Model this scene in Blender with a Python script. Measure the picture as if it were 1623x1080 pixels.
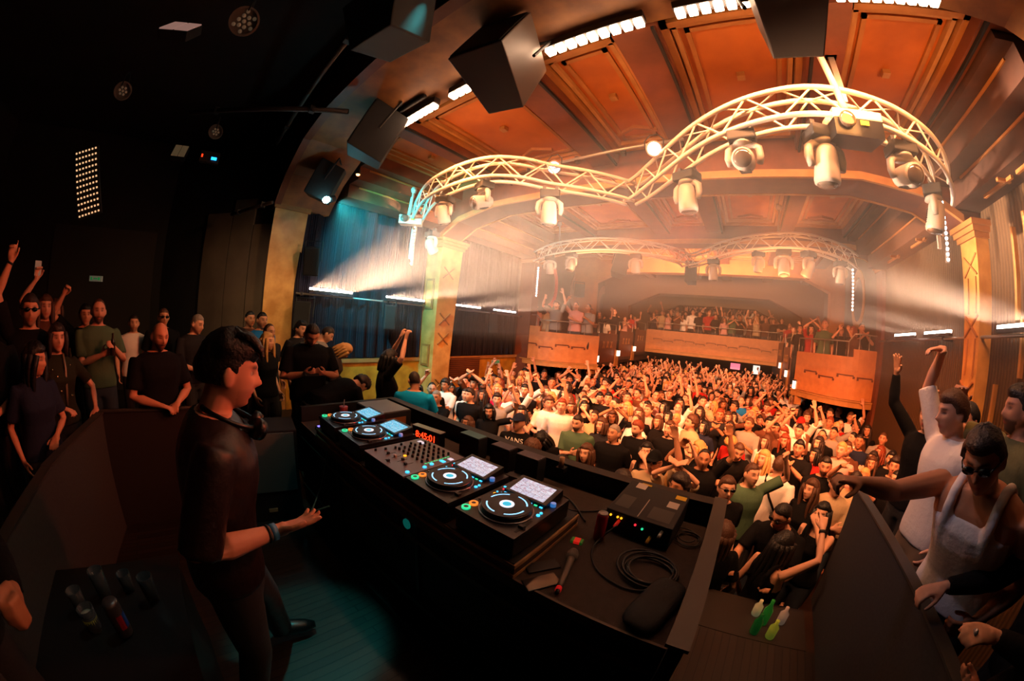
import bpy, bmesh, math, random
import numpy as np
from mathutils import Vector, Matrix, Euler
sc = bpy.context.scene
C = sc.collection
for o in list(bpy.data.objects): bpy.data.objects.remove(o)
R = math.radians
PI = math.pi

# ------------------------------------------------------------ camera (180 degree diagonal fisheye, held at eye height on the stage)
cd = bpy.data.cameras.new('camera'); cam = bpy.data.objects.new('camera', cd); C.objects.link(cam); sc.camera = cam
cd.type = 'PANO'; cd.panorama_type = 'FISHEYE_LENS_POLYNOMIAL'
cd.sensor_fit = 'HORIZONTAL'; cd.sensor_width = 36; cd.sensor_height = 36*1080/1623
cd.fisheye_fov = R(220)
K = [0.0839080777, 2.49722774e-05, -2.87877006e-05, 3.76112698e-07]
cd.fisheye_polynomial_k0 = 0
cd.fisheye_polynomial_k1, cd.fisheye_polynomial_k2, cd.fisheye_polynomial_k3, cd.fisheye_polynomial_k4 = [-k for k in K]
cd.clip_start = 0.02; cd.clip_end = 100
def view_rot(yaw, pitch, roll):
    y = Matrix(((math.cos(yaw), 0, math.sin(yaw)), (0, 1, 0), (-math.sin(yaw), 0, math.cos(yaw))))
    x = Matrix(((1, 0, 0), (0, math.cos(pitch), -math.sin(pitch)), (0, math.sin(pitch), math.cos(pitch))))
    z = Matrix(((math.cos(roll), -math.sin(roll), 0), (math.sin(roll), math.cos(roll), 0), (0, 0, 1)))
    m = z @ x @ y
    right, up, fwd = [Vector((r[0], r[2], r[1])) for r in m]
    return Matrix((right, up, -fwd)).transposed()
cam.matrix_world = Matrix.Translation((0, 0, 3.0)) @ view_rot(R(37.7), R(-2.7), R(-4.8)).to_4x4()

# ------------------------------------------------------------ world and exposure
w = bpy.data.worlds.new('world'); sc.world = w; w.use_nodes = True
w.node_tree.nodes['Background'].inputs[0].default_value = (.05, .035, .03, 1)
w.node_tree.nodes['Background'].inputs[1].default_value = .05
sc.view_settings.view_transform = 'Standard'; sc.view_settings.look = 'None'
sc.view_settings.exposure = 0; sc.view_settings.gamma = 1; sc.view_settings.use_curve_mapping = False
sc.cycles.max_bounces = 5; sc.cycles.diffuse_bounces = 3; sc.cycles.glossy_bounces = 2; sc.cycles.transmission_bounces = 5
sc.cycles.volume_bounces = 0; sc.cycles.transparent_max_bounces = 8
sc.cycles.use_denoising = True; sc.cycles.use_adaptive_sampling = True; sc.cycles.adaptive_threshold = .025; sc.cycles.caustics_reflective = False; sc.cycles.caustics_refractive = False
sc.cycles.sample_clamp_indirect = 4; sc.cycles.sample_clamp_direct = 40

def lamp(kind, name, loc, aim, power, color, size=.3, size_y=None, spot=60, blend=.5, spread=None, vol=1.0):
    l = bpy.data.lights.new(name, kind); l.energy = power; l.color = color
    if kind == 'AREA':
        l.shape = 'RECTANGLE' if size_y else 'SQUARE'; l.size = size
        if size_y: l.size_y = size_y
        if spread: l.spread = R(spread)
    elif kind == 'SPOT':
        l.spot_size = R(spot); l.spot_blend = blend; l.shadow_soft_size = size
    else: l.shadow_soft_size = size
    l.volume_factor = vol
    o = bpy.data.objects.new(name, l); C.objects.link(o); o.location = loc
    d = Vector(aim) - Vector(loc)
    o.rotation_euler = d.to_track_quat('-Z', 'Y').to_euler()
    return o
WARM = (1.0, .36, .12); COOLW = (1, .8, .65)
# the bars of warm white lamps over the stage edge, turned on the crowd
for x0, x1 in ((-4.0, -3.1), (-2.85, -1.9), (-1.53, -.55), (-.3, .65), (1.0, 1.9)):
    lamp('AREA', 'stage_edge_wash', ((x0+x1)/2, 2.2, 5.5), ((x0+x1)/2-.1, 7.2, 1.0), 75, (1, .38, .14), x1-x0, .12, spread=120)
# added key light for the crowd, unseen lamps below the near truss
for x, y in ((-4.2, 3.5), (-3.1, 3.55), (-1.5, 4.4), (.45, 3.45), (1.9, 3.8)):
    lamp('AREA', 'crowd_fill', (x, y, 4.4), (x*.95, y+4.6, .9), 112 if x > -4 else 65, (1, .275, .088), .5, .15, spread=98)
# separate unseen lamps standing in for the bars' upward spill on the ceiling
for x in (-3.4, -1.1, .9, 2.2):
    lamp('AREA', 'ceiling_wash', (x, 2.6, 4.9), (x*.9, 4.6, 5.9), 12, (1, .38, .1), .5, .3, spread=170, vol=.02)
for x, y in ((-3.4, 7.2), (.8, 7.2), (-1.3, 11.2)):  # more unseen uplights, to warm the farther ceiling bays
    lamp('AREA', 'ceiling_wash', (x, y, 4.2), (x, y+.5, 6), 34, (1, .38, .1), .8, .8, spread=170, vol=.02)
# balcony and back of the hall
lamp('AREA', 'balcony_wash', (-1.3, 10.0, 5.1), (-1.3, 17.5, 3.2), 420, (1, .42, .18), 4, .3, spread=140, vol=.1)
# white light bars along both side walls, tilted up into the haze
for x, y, a, z, e in ((-6.2, 2.5, 1, 3.4, 480), (-6.2, 4.2, 1, 3.4, 220), (-6.2, 6.2, 1, 3.4, 120), (-6.2, 7.7, 1, 3.4, 80), (3.2, 7.05, -1, 3.56, 70), (3.2, 5.8, -1, 3.56, 80), (3.2, 3.85, -1, 3.56, 240)):
    lamp('AREA', 'wall_bar_beam', (x, y, z), (x+a*1.0, y, z+.125), e*.28, (1, .64, .42), .85, .04, spread=14)
# teal spot beside the stage opening
lamp('SPOT', 'teal_spot_beam', (-5.2, 1.95, 4.72), (-5.9, 4.5, 3.7), 900, (.03, .75, .85), .06, spot=130, blend=.9, vol=6)
# unseen stage spots; the amber, lilac and pillar ones are added fills
lamp('SPOT', 'unseen_cool_spot', (-1.6, .75, 5.3), (-1.57, .33, 1.2), 340, (.05, .8, .75), .05, spot=15, blend=.5, vol=.3)
lamp('SPOT', 'unseen_cool_spot', (-1.6, .9, 5.3), (-3.15, .6, 1.8), 40, (.1, .85, .85), .05, spot=24, blend=.5, vol=.3)
lamp('SPOT', 'red_wash_beam', (-.3, 3.0, 4.0), (-2.6, -.4, 2.4), 230, (1, .12, .05), .15, spot=58, blend=.9, vol=0)
lamp('SPOT', 'red_wash_beam', (-1.2, 2.6, 4.6), (-4.4, -1.4, 2.4), 210, (1, .2, .08), .15, spot=50, blend=.9, vol=0)
lamp('SPOT', 'amber_fill', (-2.2, 2.6, 4.9), (-5.6, 1.0, 2.9), 230, (1, .5, .2), .15, spot=62, blend=.8, vol=0)  # added amber fill standing in for bounced light
lamp('SPOT', 'amber_fill', (-.5, 3.6, 4.8), (1.5, 1.5, 2.4), 170, (1, .36, .15), .15, spot=55, blend=.8, vol=0)  # added amber fill to lift the people on the right
lamp('SPOT', 'amber_fill', (-4.2, .1, 4.4), (-7.2, .9, 2.8), 60, (1, .62, .4), .2, spot=62, blend=.9, vol=0)  # added to brighten the grey panels near the pillar
lamp('SPOT', 'unseen_cool_spot', (-1.9, .5, 5.2), (-1.42, -.55, 1.75), 26, (.55, .85, .85), .04, spot=14, blend=.6, vol=0)  # added spot to brighten the glasses on the flight case
lamp('SPOT', 'lilac_fill', (-.9, 1.6, 5.1), (1.5, 2.0, 2.6), 55, (.8, .72, 1), .1, spot=40, blend=.8, vol=0)  # added to tint the white shirt lilac
lamp('SPOT', 'pillar_fill', (-3.6, 1.1, 4.3), (-6.5, 1.5, 2.9), 85, (1, .66, .28), .1, spot=38, blend=.9, vol=0)  # added spot to brighten the golden pillar

# ------------------------------------------------------------ materials
def lin(h):
    h = h.lstrip('#'); v = [int(h[i:i+2], 16)/255 for i in (0, 2, 4)]
    return tuple((c/12.92 if c <= .04045 else ((c+.055)/1.055)**2.4) for c in v) + (1,)
MATS = {}
def mat(name, col, rough=.6, metal=0, var=None, scale=6, bump=0, bscale=40, emit=None, strength=0, spec=.5, stretch=None):
    if name in MATS: return MATS[name]
    m = bpy.data.materials.new(name); m.use_nodes = True; nt = m.node_tree; b = nt.nodes['Principled BSDF']
    b.inputs['Base Color'].default_value = lin(col); b.inputs['Roughness'].default_value = rough
    b.inputs['Metallic'].default_value = metal; b.inputs['Specular IOR Level'].default_value = spec
    tc = None
    def coords():
        nonlocal tc
        if tc is None:
            t = nt.nodes.new('ShaderNodeTexCoord'); tc = t.outputs['Object']
            if stretch:
                mp = nt.nodes.new('ShaderNodeMapping'); mp.inputs['Scale'].default_value = stretch
                nt.links.new(tc, mp.inputs['Vector']); tc = mp.outputs['Vector']
        return tc
    if var:
        n = nt.nodes.new('ShaderNodeTexNoise'); n.inputs['Scale'].default_value = scale; n.inputs['Detail'].default_value = 5
        nt.links.new(coords(), n.inputs['Vector'])
        r = nt.nodes.new('ShaderNodeValToRGB'); r.color_ramp.elements[0].position = .35; r.color_ramp.elements[1].position = .65
        r.color_ramp.elements[0].color = lin(col); r.color_ramp.elements[1].color = lin(var)
        nt.links.new(n.outputs['Fac'], r.inputs['Fac']); nt.links.new(r.outputs['Color'], b.inputs['Base Color'])
    if bump:
        n2 = nt.nodes.new('ShaderNodeTexNoise'); n2.inputs['Scale'].default_value = bscale; n2.inputs['Detail'].default_value = 4
        nt.links.new(coords(), n2.inputs['Vector'])
        bp = nt.nodes.new('ShaderNodeBump'); bp.inputs['Strength'].default_value = bump; bp.inputs['Distance'].default_value = .01
        nt.links.new(n2.outputs['Fac'], bp.inputs['Height']); nt.links.new(bp.outputs['Normal'], b.inputs['Normal'])
    if emit:
        b.inputs['Emission Color'].default_value = lin(emit); b.inputs['Emission Strength'].default_value = strength
    MATS[name] = m; return m
def wave_mat(name, col, col2, scale, direction='X', rough=.6, distort=2.0, bump=.4, spec=.5):
    if name in MATS: return MATS[name]
    m = mat(name, col, rough, spec=spec); nt = m.node_tree; b = nt.nodes['Principled BSDF']
    t = nt.nodes.new('ShaderNodeTexCoord'); wv = nt.nodes.new('ShaderNodeTexWave'); wv.bands_direction = direction
    wv.inputs['Scale'].default_value = scale; wv.inputs['Distortion'].default_value = distort; wv.inputs['Detail'].default_value = 3
    nt.links.new(t.outputs['Object'], wv.inputs['Vector'])
    r = nt.nodes.new('ShaderNodeValToRGB'); r.color_ramp.elements[0].color = lin(col); r.color_ramp.elements[1].color = lin(col2)
    nt.links.new(wv.outputs['Color'], r.inputs['Fac']); nt.links.new(r.outputs['Color'], b.inputs['Base Color'])
    if bump:
        bp = nt.nodes.new('ShaderNodeBump'); bp.inputs['Strength'].default_value = bump; bp.inputs['Distance'].default_value = .02
        nt.links.new(wv.outputs['Color'], bp.inputs['Height']); nt.links.new(bp.outputs['Normal'], b.inputs['Normal'])
    return m
M_gold = mat('gilded_plaster', '#ac723a', .55, var='#9a622c', scale=3, bump=.15)
M_goldlt = mat('pale_gilt_trim', '#b8844c', .5, var='#a8743e', scale=5)
M_orange = mat('ochre_ceiling_panel', '#c06c28', .6, var='#a65a20', scale=1.6, bump=.08)
M_brown = mat('brown_painted_beam', '#6e3a20', .55, var='#5e2f1a', scale=4)
M_dkbrown = mat('dark_brown_cornice', '#4a2c1e', .7, var='#3d2418', scale=5)
M_pillar = mat('gold_marbled_pillar', '#d9a45a', .45, var='#b8803a', scale=4, bump=.1)
M_wain = mat('yellow_marbled_panel', '#d69a2e', .5, var='#b47a1c', scale=5)
M_curtain = wave_mat('black_velvet_curtain', '#15121a', '#2a2430', 9, 'Y', .9, 1.5, .6, .2)
M_wallr = wave_mat('brown_fluted_wall', '#43301f', '#5c432a', 5, 'Y', .8, .5, .5, .3)
M_black = mat('black_paint', '#0c0c0e', .65)
M_blackgloss = mat('black_gloss_plastic', '#0b0b0d', .3)
M_stagewall = mat('black_stage_wall', '#14100f', .85, var='#1c1614', scale=2)
M_greywall = mat('grey_panel_wall', '#6b5a48', .8, var='#5e4e3e', scale=2)
M_floorhall = mat('dark_hall_floor', '#3a2418', .5, var='#2a1a12', scale=3)
M_white = mat('white_powder_coat', '#cfc2b4', .4)
M_alu = mat('grey_aluminium', '#a8a29c', .35, .7)
M_grey = mat('grey_lamp_housing', '#857b74', .45)
M_dkgrey = mat('dark_grey_plastic', '#26262a', .5)
M_felt = mat('charcoal_felt', '#2e2c2c', .95, var='#262424', scale=60, bump=.3, bscale=300)
M_rubber = mat('black_rubber_cable', '#101012', .5)
M_lampw = mat('lit_warm_lamp', '#ffffff', .5, emit='#ffd9b0', strength=14)
M_lampb = mat('lit_blinder_lamp', '#ffffff', .5, emit='#ffcaa0', strength=26)
M_lampc = mat('lit_white_lamp', '#ffffff', .5, emit='#fff0e6', strength=16)
M_teal = mat('lit_teal_lamp', '#ffffff', .5, emit='#4fe6ff', strength=14)
M_bluew = mat('lit_blue_lamp', '#ffffff', .5, emit='#60dcff', strength=7)
M_glassdk = mat('dark_lens_glass', '#3c342e', .08, spec=.8)

# stage floor: dark boards
def plank_mat():
    m = mat('dark_stage_boards', '#201713', .45); nt = m.node_tree; b = nt.nodes['Principled BSDF']
    t = nt.nodes.new('ShaderNodeTexCoord'); mp = nt.nodes.new('ShaderNodeMapping'); mp.inputs['Rotation'].default_value = (0, 0, R(90))
    br = nt.nodes.new('ShaderNodeTexBrick'); br.inputs['Color1'].default_value = lin('#2c2019'); br.inputs['Color2'].default_value = lin('#1f1713')
    br.inputs['Mortar'].default_value = lin('#0b0807'); br.inputs['Scale'].default_value = 1; br.inputs['Mortar Size'].default_value = .004
    br.inputs['Brick Width'].default_value = 1.4; br.inputs['Row Height'].default_value = .055
    nt.links.new(t.outputs['Object'], mp.inputs['Vector']); nt.links.new(mp.outputs['Vector'], br.inputs['Vector'])
    nt.links.new(br.outputs['Color'], b.inputs['Base Color'])
    bp = nt.nodes.new('ShaderNodeBump'); bp.inputs['Strength'].default_value = .5; bp.inputs['Distance'].default_value = .005
    nt.links.new(br.outputs['Fac'], bp.inputs['Height']); bp.invert = True; nt.links.new(bp.outputs['Normal'], b.inputs['Normal'])
    return m
M_boards = plank_mat()

# ------------------------------------------------------------ mesh helpers
class MB:
    def __init__(s): s.v = []; s.f = []; s.mi = []
    def add(s, v, f, mi=0, T=None):
        o = len(s.v)
        if T is not None: v = [tuple(T @ Vector(p)) for p in v]
        s.v += [tuple(p) for p in v]; s.f += [[i+o for i in q] for q in f]; s.mi += [mi]*len(f)
        return s
    def box(s, x0, x1, y0, y1, z0, z1, mi=0, T=None):
        v = [(x, y, z) for z in (z0, z1) for y in (y0, y1) for x in (x0, x1)]
        return s.add(v, [[0, 2, 3, 1], [4, 5, 7, 6], [0, 1, 5, 4], [2, 6, 7, 3], [0, 4, 6, 2], [1, 3, 7, 5]], mi, T)
    def cbox(s, c, d, mi=0, T=None):
        return s.box(c[0]-d[0]/2, c[0]+d[0]/2, c[1]-d[1]/2, c[1]+d[1]/2, c[2]-d[2]/2, c[2]+d[2]/2, mi, T)
    def prism(s, poly, z0, z1, mi=0, T=None):          # poly of (x, y), extruded in z
        n = len(poly); v = [(x, y, z0) for x, y in poly]+[(x, y, z1) for x, y in poly]
        return s.add(v, [list(range(n))[::-1], list(range(n, 2*n))]+[[i, (i+1) % n, n+(i+1) % n, n+i] for i in range(n)], mi, T)
    def tube(s, pts, rad, n=8, mi=0, closed=False, T=None, caps=True, squash=1):
        pts = [Vector(p) for p in pts]; k = len(pts)
        rad = rad if isinstance(rad, (list, tuple)) else [rad]*k
        v = []; up = None
        for i, p in enumerate(pts):
            if closed: t = pts[(i+1) % k]-pts[i-1]
            else: t = pts[min(i+1, k-1)]-pts[max(i-1, 0)]
            t = t.normalized() if t.length > 1e-9 else Vector((0, 0, 1))
            if up is None: up = Vector((0, 0, 1)) if abs(t.z) < .9 else Vector((0, 1, 0))
            a = up - t*up.dot(t)
            if a.length < 1e-4: a = t.orthogonal()
            a.normalize(); bb = t.cross(a); up = a
            for j in range(n):
                q = 2*PI*j/n; v.append(p+a*(math.cos(q)*rad[i]*squash)+bb*(math.sin(q)*rad[i]))
        f = []
        for i in range(k if closed else k-1):
            for j in range(n):
                i2 = (i+1) % k
                f.append([i*n+j, i*n+(j+1) % n, i2*n+(j+1) % n, i2*n+j])
        if not closed and caps: f += [list(range(n))[::-1], [(k-1)*n+j for j in range(n)]]
        return s.add(v, f, mi, T)
    def lathe(s, prof, n=24, mi=0, T=None):             # prof of (r, z)
        v = [(r*math.cos(2*PI*j/n), r*math.sin(2*PI*j/n), z) for r, z in prof for j in range(n)]; k = len(prof)
        f = [[i*n+j, i*n+(j+1) % n, (i+1)*n+(j+1) % n, (i+1)*n+j] for i in range(k-1) for j in range(n)]
        f += [list(range(n))[::-1], [(k-1)*n+j for j in range(n)]]
        return s.add(v, f, mi, T)
    def grid(s, fn, nu, nv, mi=0, wrap=False, T=None):
        v = [fn(i/nu, j/nv) for i in range(nu+1) for j in range(nv+1)]
        f = [[i*(nv+1)+j, (i+1)*(nv+1)+j, (i+1)*(nv+1)+j+1, i*(nv+1)+j+1] for i in range(nu) for j in range(nv)]
        return s.add(v, f, mi, T)
    def mesh(s, name, mats, smooth=False, bevel=0):
        me = bpy.data.meshes.new(name); me.from_pydata(s.v, [], s.f); me.update()
        for m in (mats if isinstance(mats, (list, tuple)) else [mats]): me.materials.append(m)
        me.polygons.foreach_set('material_index', s.mi)
        bm = bmesh.new(); bm.from_mesh(me)
        if bevel: bmesh.ops.bevel(bm, geom=[e for e in bm.edges if len(e.link_faces) == 2 and e.calc_face_angle(0) > .5], offset=bevel, segments=2, affect='EDGES', profile=.6)
        bmesh.ops.recalc_face_normals(bm, faces=bm.faces); bm.to_mesh(me); bm.free()
        if smooth: me.shade_smooth()
        return me
    def build(s, name, mats, parent=None, smooth=False, loc=None, rot=None, bevel=0, **p):
        o = bpy.data.objects.new(name, s.mesh(name, mats, smooth, bevel)); C.objects.link(o)
        if parent is not None: o.parent = parent
        if loc is not None: o.location = loc
        if rot is not None: o.rotation_euler = rot
        for k, v in p.items(): o[k] = v
        return o
def smooth_by_angle(o, a=40):
    me = o.data; me.shade_smooth()
    bm = bmesh.new(); bm.from_mesh(me)
    for e in bm.edges:
        if len(e.link_faces) == 2 and e.calc_face_angle(0) > R(a): e.smooth = False
    bm.to_mesh(me); bm.free(); return o
def empty(name, loc, label, cat, group=None, rot=(0, 0, 0)):
    o = bpy.data.objects.new(name, None); C.objects.link(o); o.location = loc; o.rotation_euler = rot
    o['label'] = label; o['category'] = cat; o.empty_display_size = .1
    if group: o['group'] = group
    return o
def tag(o, label, cat, group=None, kind=None):
    o['label'] = label; o['category'] = cat
    if group: o['group'] = group
    if kind: o['kind'] = kind
    return o
def copy_tree(o, parent=None):
    c = o.copy(); C.objects.link(c); c.parent = parent
    for ch in o.children: copy_tree(ch, c)
    return c
def S(o): o['kind'] = 'structure'; return o
def text_mesh(txt, size, ext=.002, align='CENTER'):
    cu = bpy.data.curves.new('t', 'FONT'); cu.body = txt; cu.size = size; cu.extrude = ext; cu.align_x = align; cu.align_y = 'CENTER'
    ob = bpy.data.objects.new('t', cu); C.objects.link(ob); dg = bpy.context.evaluated_depsgraph_get()
    me = bpy.data.meshes.new_from_object(ob.evaluated_get(dg)); bpy.data.objects.remove(ob); return me

# ------------------------------------------------------------ the hall
XL, XR = -6.5, 3.5
S(MB().box(XL-.3, XR+.3, 2.05, 21.3, -.2, 0).build('floor', M_floorhall))
st = S(MB().box(XL-2.5, XR+.3, -5, 2.05, .9, 1.12).build('floor_stage', M_boards))
S(MB().box(XL-.3, XR+.3, 2.0, 2.05, 0, .9).build('wall_stage_front', M_black))
S(MB().box(XL-.3, XL, 1.7, 21.3, 0, 6.1).build('wall_left', M_dkbrown))
S(MB().box(XR, XR+.3, 1.7, 21.3, 0, 6.1).build('wall_right', M_wallr))
S(MB().box(XL-.3, XR+.3, 21, 21.3, 0, 6.1).build('wall_back', mat('brown_back_wall', '#7a4a2c', .8, var='#643a22', scale=1)))  # back wall in its own brown, tone varied at random
S(MB().box(XL-2.5, XR+.3, -5.2, -5, .9, 6.4).build('wall_stage_rear', M_stagewall))
S(MB().box(XR, XR+.3, -5, 1.7, .9, 6.4).build('wall_stage_right', M_stagewall))
S(MB().box(XL-2.5, XR+.3, -5.2, 1.3, 6.4, 6.5).build('ceiling_stage', M_stagewall))
# side wall of the stage house: dark, with grey board panels near the pillar
S(MB().box(XL-2.5, XL-2.3, -5, 1.7, .9, 6.4).build('wall_stage_left', M_stagewall))
S(MB().prism([(-6.62, 1.35), (-6.62, 1.72), (-9, 1.72), (-9, -.8), (-8.8, -.8)], .9, 6.4).build('wall_stage_return', M_stagewall))
pan = MB(); dgl = Vector((-2.18, -2.15, 0)).normalized(); nrm_ = Vector((-dgl.y, dgl.x, 0))*-1
if nrm_.x < 0: nrm_ = -nrm_
for l0, l1, z1 in ((.06, .5, 4.5), (.53, 1.05, 5.0), (1.08, 1.75, 4.75)):
    a0, a1 = Vector((-6.62, 1.35, 0))+dgl*l0, Vector((-6.62, 1.35, 0))+dgl*l1
    pan.prism([tuple(a0.xy), tuple(a1.xy), tuple((a1+nrm_*.05).xy), tuple((a0+nrm_*.05).xy)], 1.12, z1)
S(pan.build('wall_stage_panels', M_greywall))
S(MB().box(-8.79, -8.76, -3.4, -1.0, 1.12, 4.4).build('wall_stage_boards', mat('dim_brown_board', '#2c2420', .8)))
# curtains on the left wall, two bays, with a batten above and below
def curtain(y0, y1, z0, z1, x=XL+.06, name='curtain'):
    n = int((y1-y0)/.035); v = []; f = []
    for i in range(n+1):
        y = y0+(y1-y0)*i/n; d = .035*math.sin(i*.9)+.015*math.sin(i*2.3+1)
        v += [(x+d, y, z0), (x+d, y, z1)]
        if i: f.append([2*i-2, 2*i, 2*i+1, 2*i-1])
    b = MB(); b.add(v, f); b.box(x-.05, x+.07, y0, y1, z1, z1+.06); return b
for i, (y0, y1) in enumerate(((1.78, 4.8), (5.35, 8.45))):
    o = curtain(y0, y1, 2.08, 5.1).build('curtain', M_curtain, smooth=True)
    tag(o, ['long black pleated curtain on the left wall lit teal, beside the stage pillar', 'long black pleated curtain on the left wall between column and balcony'][i], 'curtain', 'curtains on the left wall')
wn = MB().box(XL, XL+.05, 1.7, 8.6, .1, 2.02)
wn.box(XL+.05, XL+.09, 1.7, 8.6, 1.98, 2.06, 1)
S(wn.build('trim_1', [M_wain, M_goldlt]))
S(MB().box(XL-.02, XL+.6, 2.4, 8.6, 5.1, 5.35).box(XL-.02, XL+.95, 2.4, 8.6, 5.35, 5.6).box(XL-.02, XL+1.15, 2.4, 8.6, 5.6, 5.95).build('trim_2', M_brown))
S(MB().box(XR-.45, XR, 2.4, 8.6, 5.0, 5.3).box(XR-.75, XR, 2.4, 8.6, 5.3, 5.6).box(XR-.95, XR, 2.4, 8.6, 5.6, 5.95).build('trim_3', M_dkbrown))
# horizontal rails on the cornices (thin gilt lines)
gl = MB()
for y0, y1 in ((2.6, 4.4), (5.6, 8.3)):
    for dx, z in ((.62, 5.34), (.97, 5.58)):
        gl.box(XL+dx-.04, XL+dx, y0, y1, z-.03, z)
    for dx, z in ((.47, 5.29), (.77, 5.59)):
        gl.box(XR-dx, XR-dx+.04, y0, y1, z-.03, z)
for y0 in (2.9, 3.6, 6.0, 7.2): gl.box(XR-.28, XR-.24, y0, y0+.6, 4.96, 5.0); gl.box(XR-.4, XR-.2, y0+.1, y0+.14, 4.96, 5.0)
S(gl.build('trim_4', M_gold))
# vent and exit sign on the left wall
v_ = empty('vent', (XL+.05, 6.35, 1.45), 'brown slatted vent in the yellow wall between column and balcony', 'vent')
MB().box(0, .02, -.58, .58, -.02, .6).build('frame', M_gold, v_)
sl = MB()
for i in range(11): sl.box(.02, .045, -.55, .55, .02+i*.052, .05+i*.052)
sl.build('slats', M_brown, v_)
def exit_sign(loc, rot, label, s=1):
    e = empty('exit_sign', loc, label, 'sign', rot=rot)
    MB().box(-.02, .02, -.17*s, .17*s, -.06*s, .06*s).build('board', mat('lit_exit_board', '#9ab0a0', .5, emit='#d8ffe8', strength=.03), e)
    for nm_, (y0, y1, z0, z1) in (('figure', (-.13, -.09, -.035, .035)), ('arrow', (-.05, .05, -.012, .012)), ('doorway', (.07, .12, -.03, .03))): MB().box(.02, .024, y0*s, y1*s, z0*s, z1*s).build(nm_, mat('green_sign_mark', '#18a050', .5, emit='#18c060', strength=.2), e)
exit_sign((XL+.08, 7.6, 1.86), (0, 0, 0), 'small green and white exit sign on the yellow wall beside the vent')

# ------------------------------------------------------------ columns, arches, ceiling
def column(xw, xi, y0, y1, zb, zt, sx):
    """one side column: tapered shaft, cap mouldings; sx=+1 when it stands on the left wall"""
    b = MB(); ya, yb = y0, y1
    # tapered shaft: bottom depth narrower
    yb0 = y0+(y1-y0)*.68
    v = [(xw, ya, zb), (xi-.05*sx, ya, zb), (xi-.05*sx, yb0, zb), (xw, yb0, zb), (xw, ya, zt), (xi, ya, zt), (xi, yb, zt), (xw, yb, zt)]
    b.add(v, [[3, 2, 1, 0], [4, 5, 6, 7], [0, 1, 5, 4], [1, 2, 6, 5], [2, 3, 7, 6], [3, 0, 4, 7]])
    e = .035
    for k in range(3):
        g = e*(k+1); lo, hi = min(xw, xi+g*sx), max(xw, xi+g*sx)
        b.box(lo, hi, ya-g, yb+g, zt+.07*k, zt+.07*(k+1), 1)
    return b
def cross(b, x, yc, zc, r, sx, mi=1, w=.022):
    for s in (1, -1):
        T = Matrix.Translation((x, yc, zc)) @ Matrix.Rotation(R(40)*s, 4, 'X')
        b.box(-.008, .02, -r, r, -w/2, w/2, mi, T if sx > 0 else T @ Matrix.Rotation(PI, 4, 'Z'))
def arch(y0, y1, zb, zt, xl, xr, zk, kx, b=None, mi=0, lip=1):
    """transverse beam with angled knees down to both columns"""
    b = b or MB()
    prof = [(xl, zk), (xl+kx*.35, zk+(zb-zk)*.62), (xl+kx, zb), (xr-kx, zb), (xr-kx*.35, zk+(zb-zk)*.62), (xr, zk)]
    xo0, xo1 = XL, XR
    poly = prof+[(xo1, zk), (xo1, zt), (xo0, zt), (xo0, zk)]
    # split in quads: side pieces and middle
    def quad(p):
        n = len(p); v = [(x, y0, z) for x, z in p]+[(x, y1, z) for x, z in p]
        b.add(v, [list(range(n)), list(range(n, 2*n))[::-1]]+[[i, (i+1) % n, n+(i+1) % n, n+i] for i in range(n)], mi)
    for a, c in zip(prof[:-1], prof[1:]): quad([a, c, (c[0], zt), (a[0], zt)])
    quad([(xo0, zk), prof[0], (prof[0][0], zt), (xo0, zt)]); quad([prof[-1], (xo1, zk), (xo1, zt), (prof[-1][0], zt)])
    for a, c in zip(prof[:-1], prof[1:]):
        for (u0, u1) in ((y0-.05, y0), (y1, y1+.05)):
            v = [(a[0], u0, a[1]-.01), (c[0], u0, c[1]-.01), (c[0], u0, c[1]+.1), (a[0], u0, a[1]+.1), (a[0], u1, a[1]-.01), (c[0], u1, c[1]-.01), (c[0], u1, c[1]+.1), (a[0], u1, a[1]+.1)]
            b.add(v, [[0, 1, 2, 3], [7, 6, 5, 4], [0, 4, 5, 1], [1, 5, 6, 2], [2, 6, 7, 3], [3, 7, 4, 0]], lip)
    return b
cl = column(XL, -5.9, 4.82, 5.45, 0, 4.62, 1)
for z in (4.05, 3.0, 2.55, 1.5): cross(cl, -5.905-.008*(z < 3), 5.07, z, .2, 1)
for z0, z1 in ((3.2, 3.9), (1.9, 2.4)): cl.box(-6.35, -6.05, 4.8, 4.83, z0, z1, 1); cl.box(-6.3, -6.1, 4.79, 4.81, z0+.05, z1-.05, 0)
cr = column(XR, 3.28, 4.6, 5.0, 0, 4.62, -1)
for z in (4.3, 3.55, 2.75, 2.45): cross(cr, 3.285, 4.78, z, .2, -1)
for z0, z1 in ((1.2, 2.3), (2.95, 3.4), (3.7, 4.15)):
    cr.box(3.265, 3.28, 4.65, 4.67, z0, z1, 1); cr.box(3.265, 3.28, 4.84, 4.86, z0, z1, 1)
S(cl.build('trim_5', [M_pillar, M_gold])); S(cr.build('trim_6', [M_pillar, M_gold]))
S(arch(4.75, 5.3, 5.28, 5.95, -5.9, 3.2, 4.83, 1.5).build('ceiling_beam', [M_brown, M_goldlt]))
c2 = column(XL, -6.0, 8.6, 9.0, 0, 5.0, 1); S(c2.build('trim_7', [M_brown, M_gold]))
c3 = column(XR, 3.4, 8.6, 9.0, 0, 5.0, -1); S(c3.build('trim_8', [M_brown, M_gold]))
S(arch(8.6, 9.1, 5.42, 5.95, -6.0, 3.4, 5.2, .8).build('ceiling_beam', [M_brown, M_goldlt]))
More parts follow.
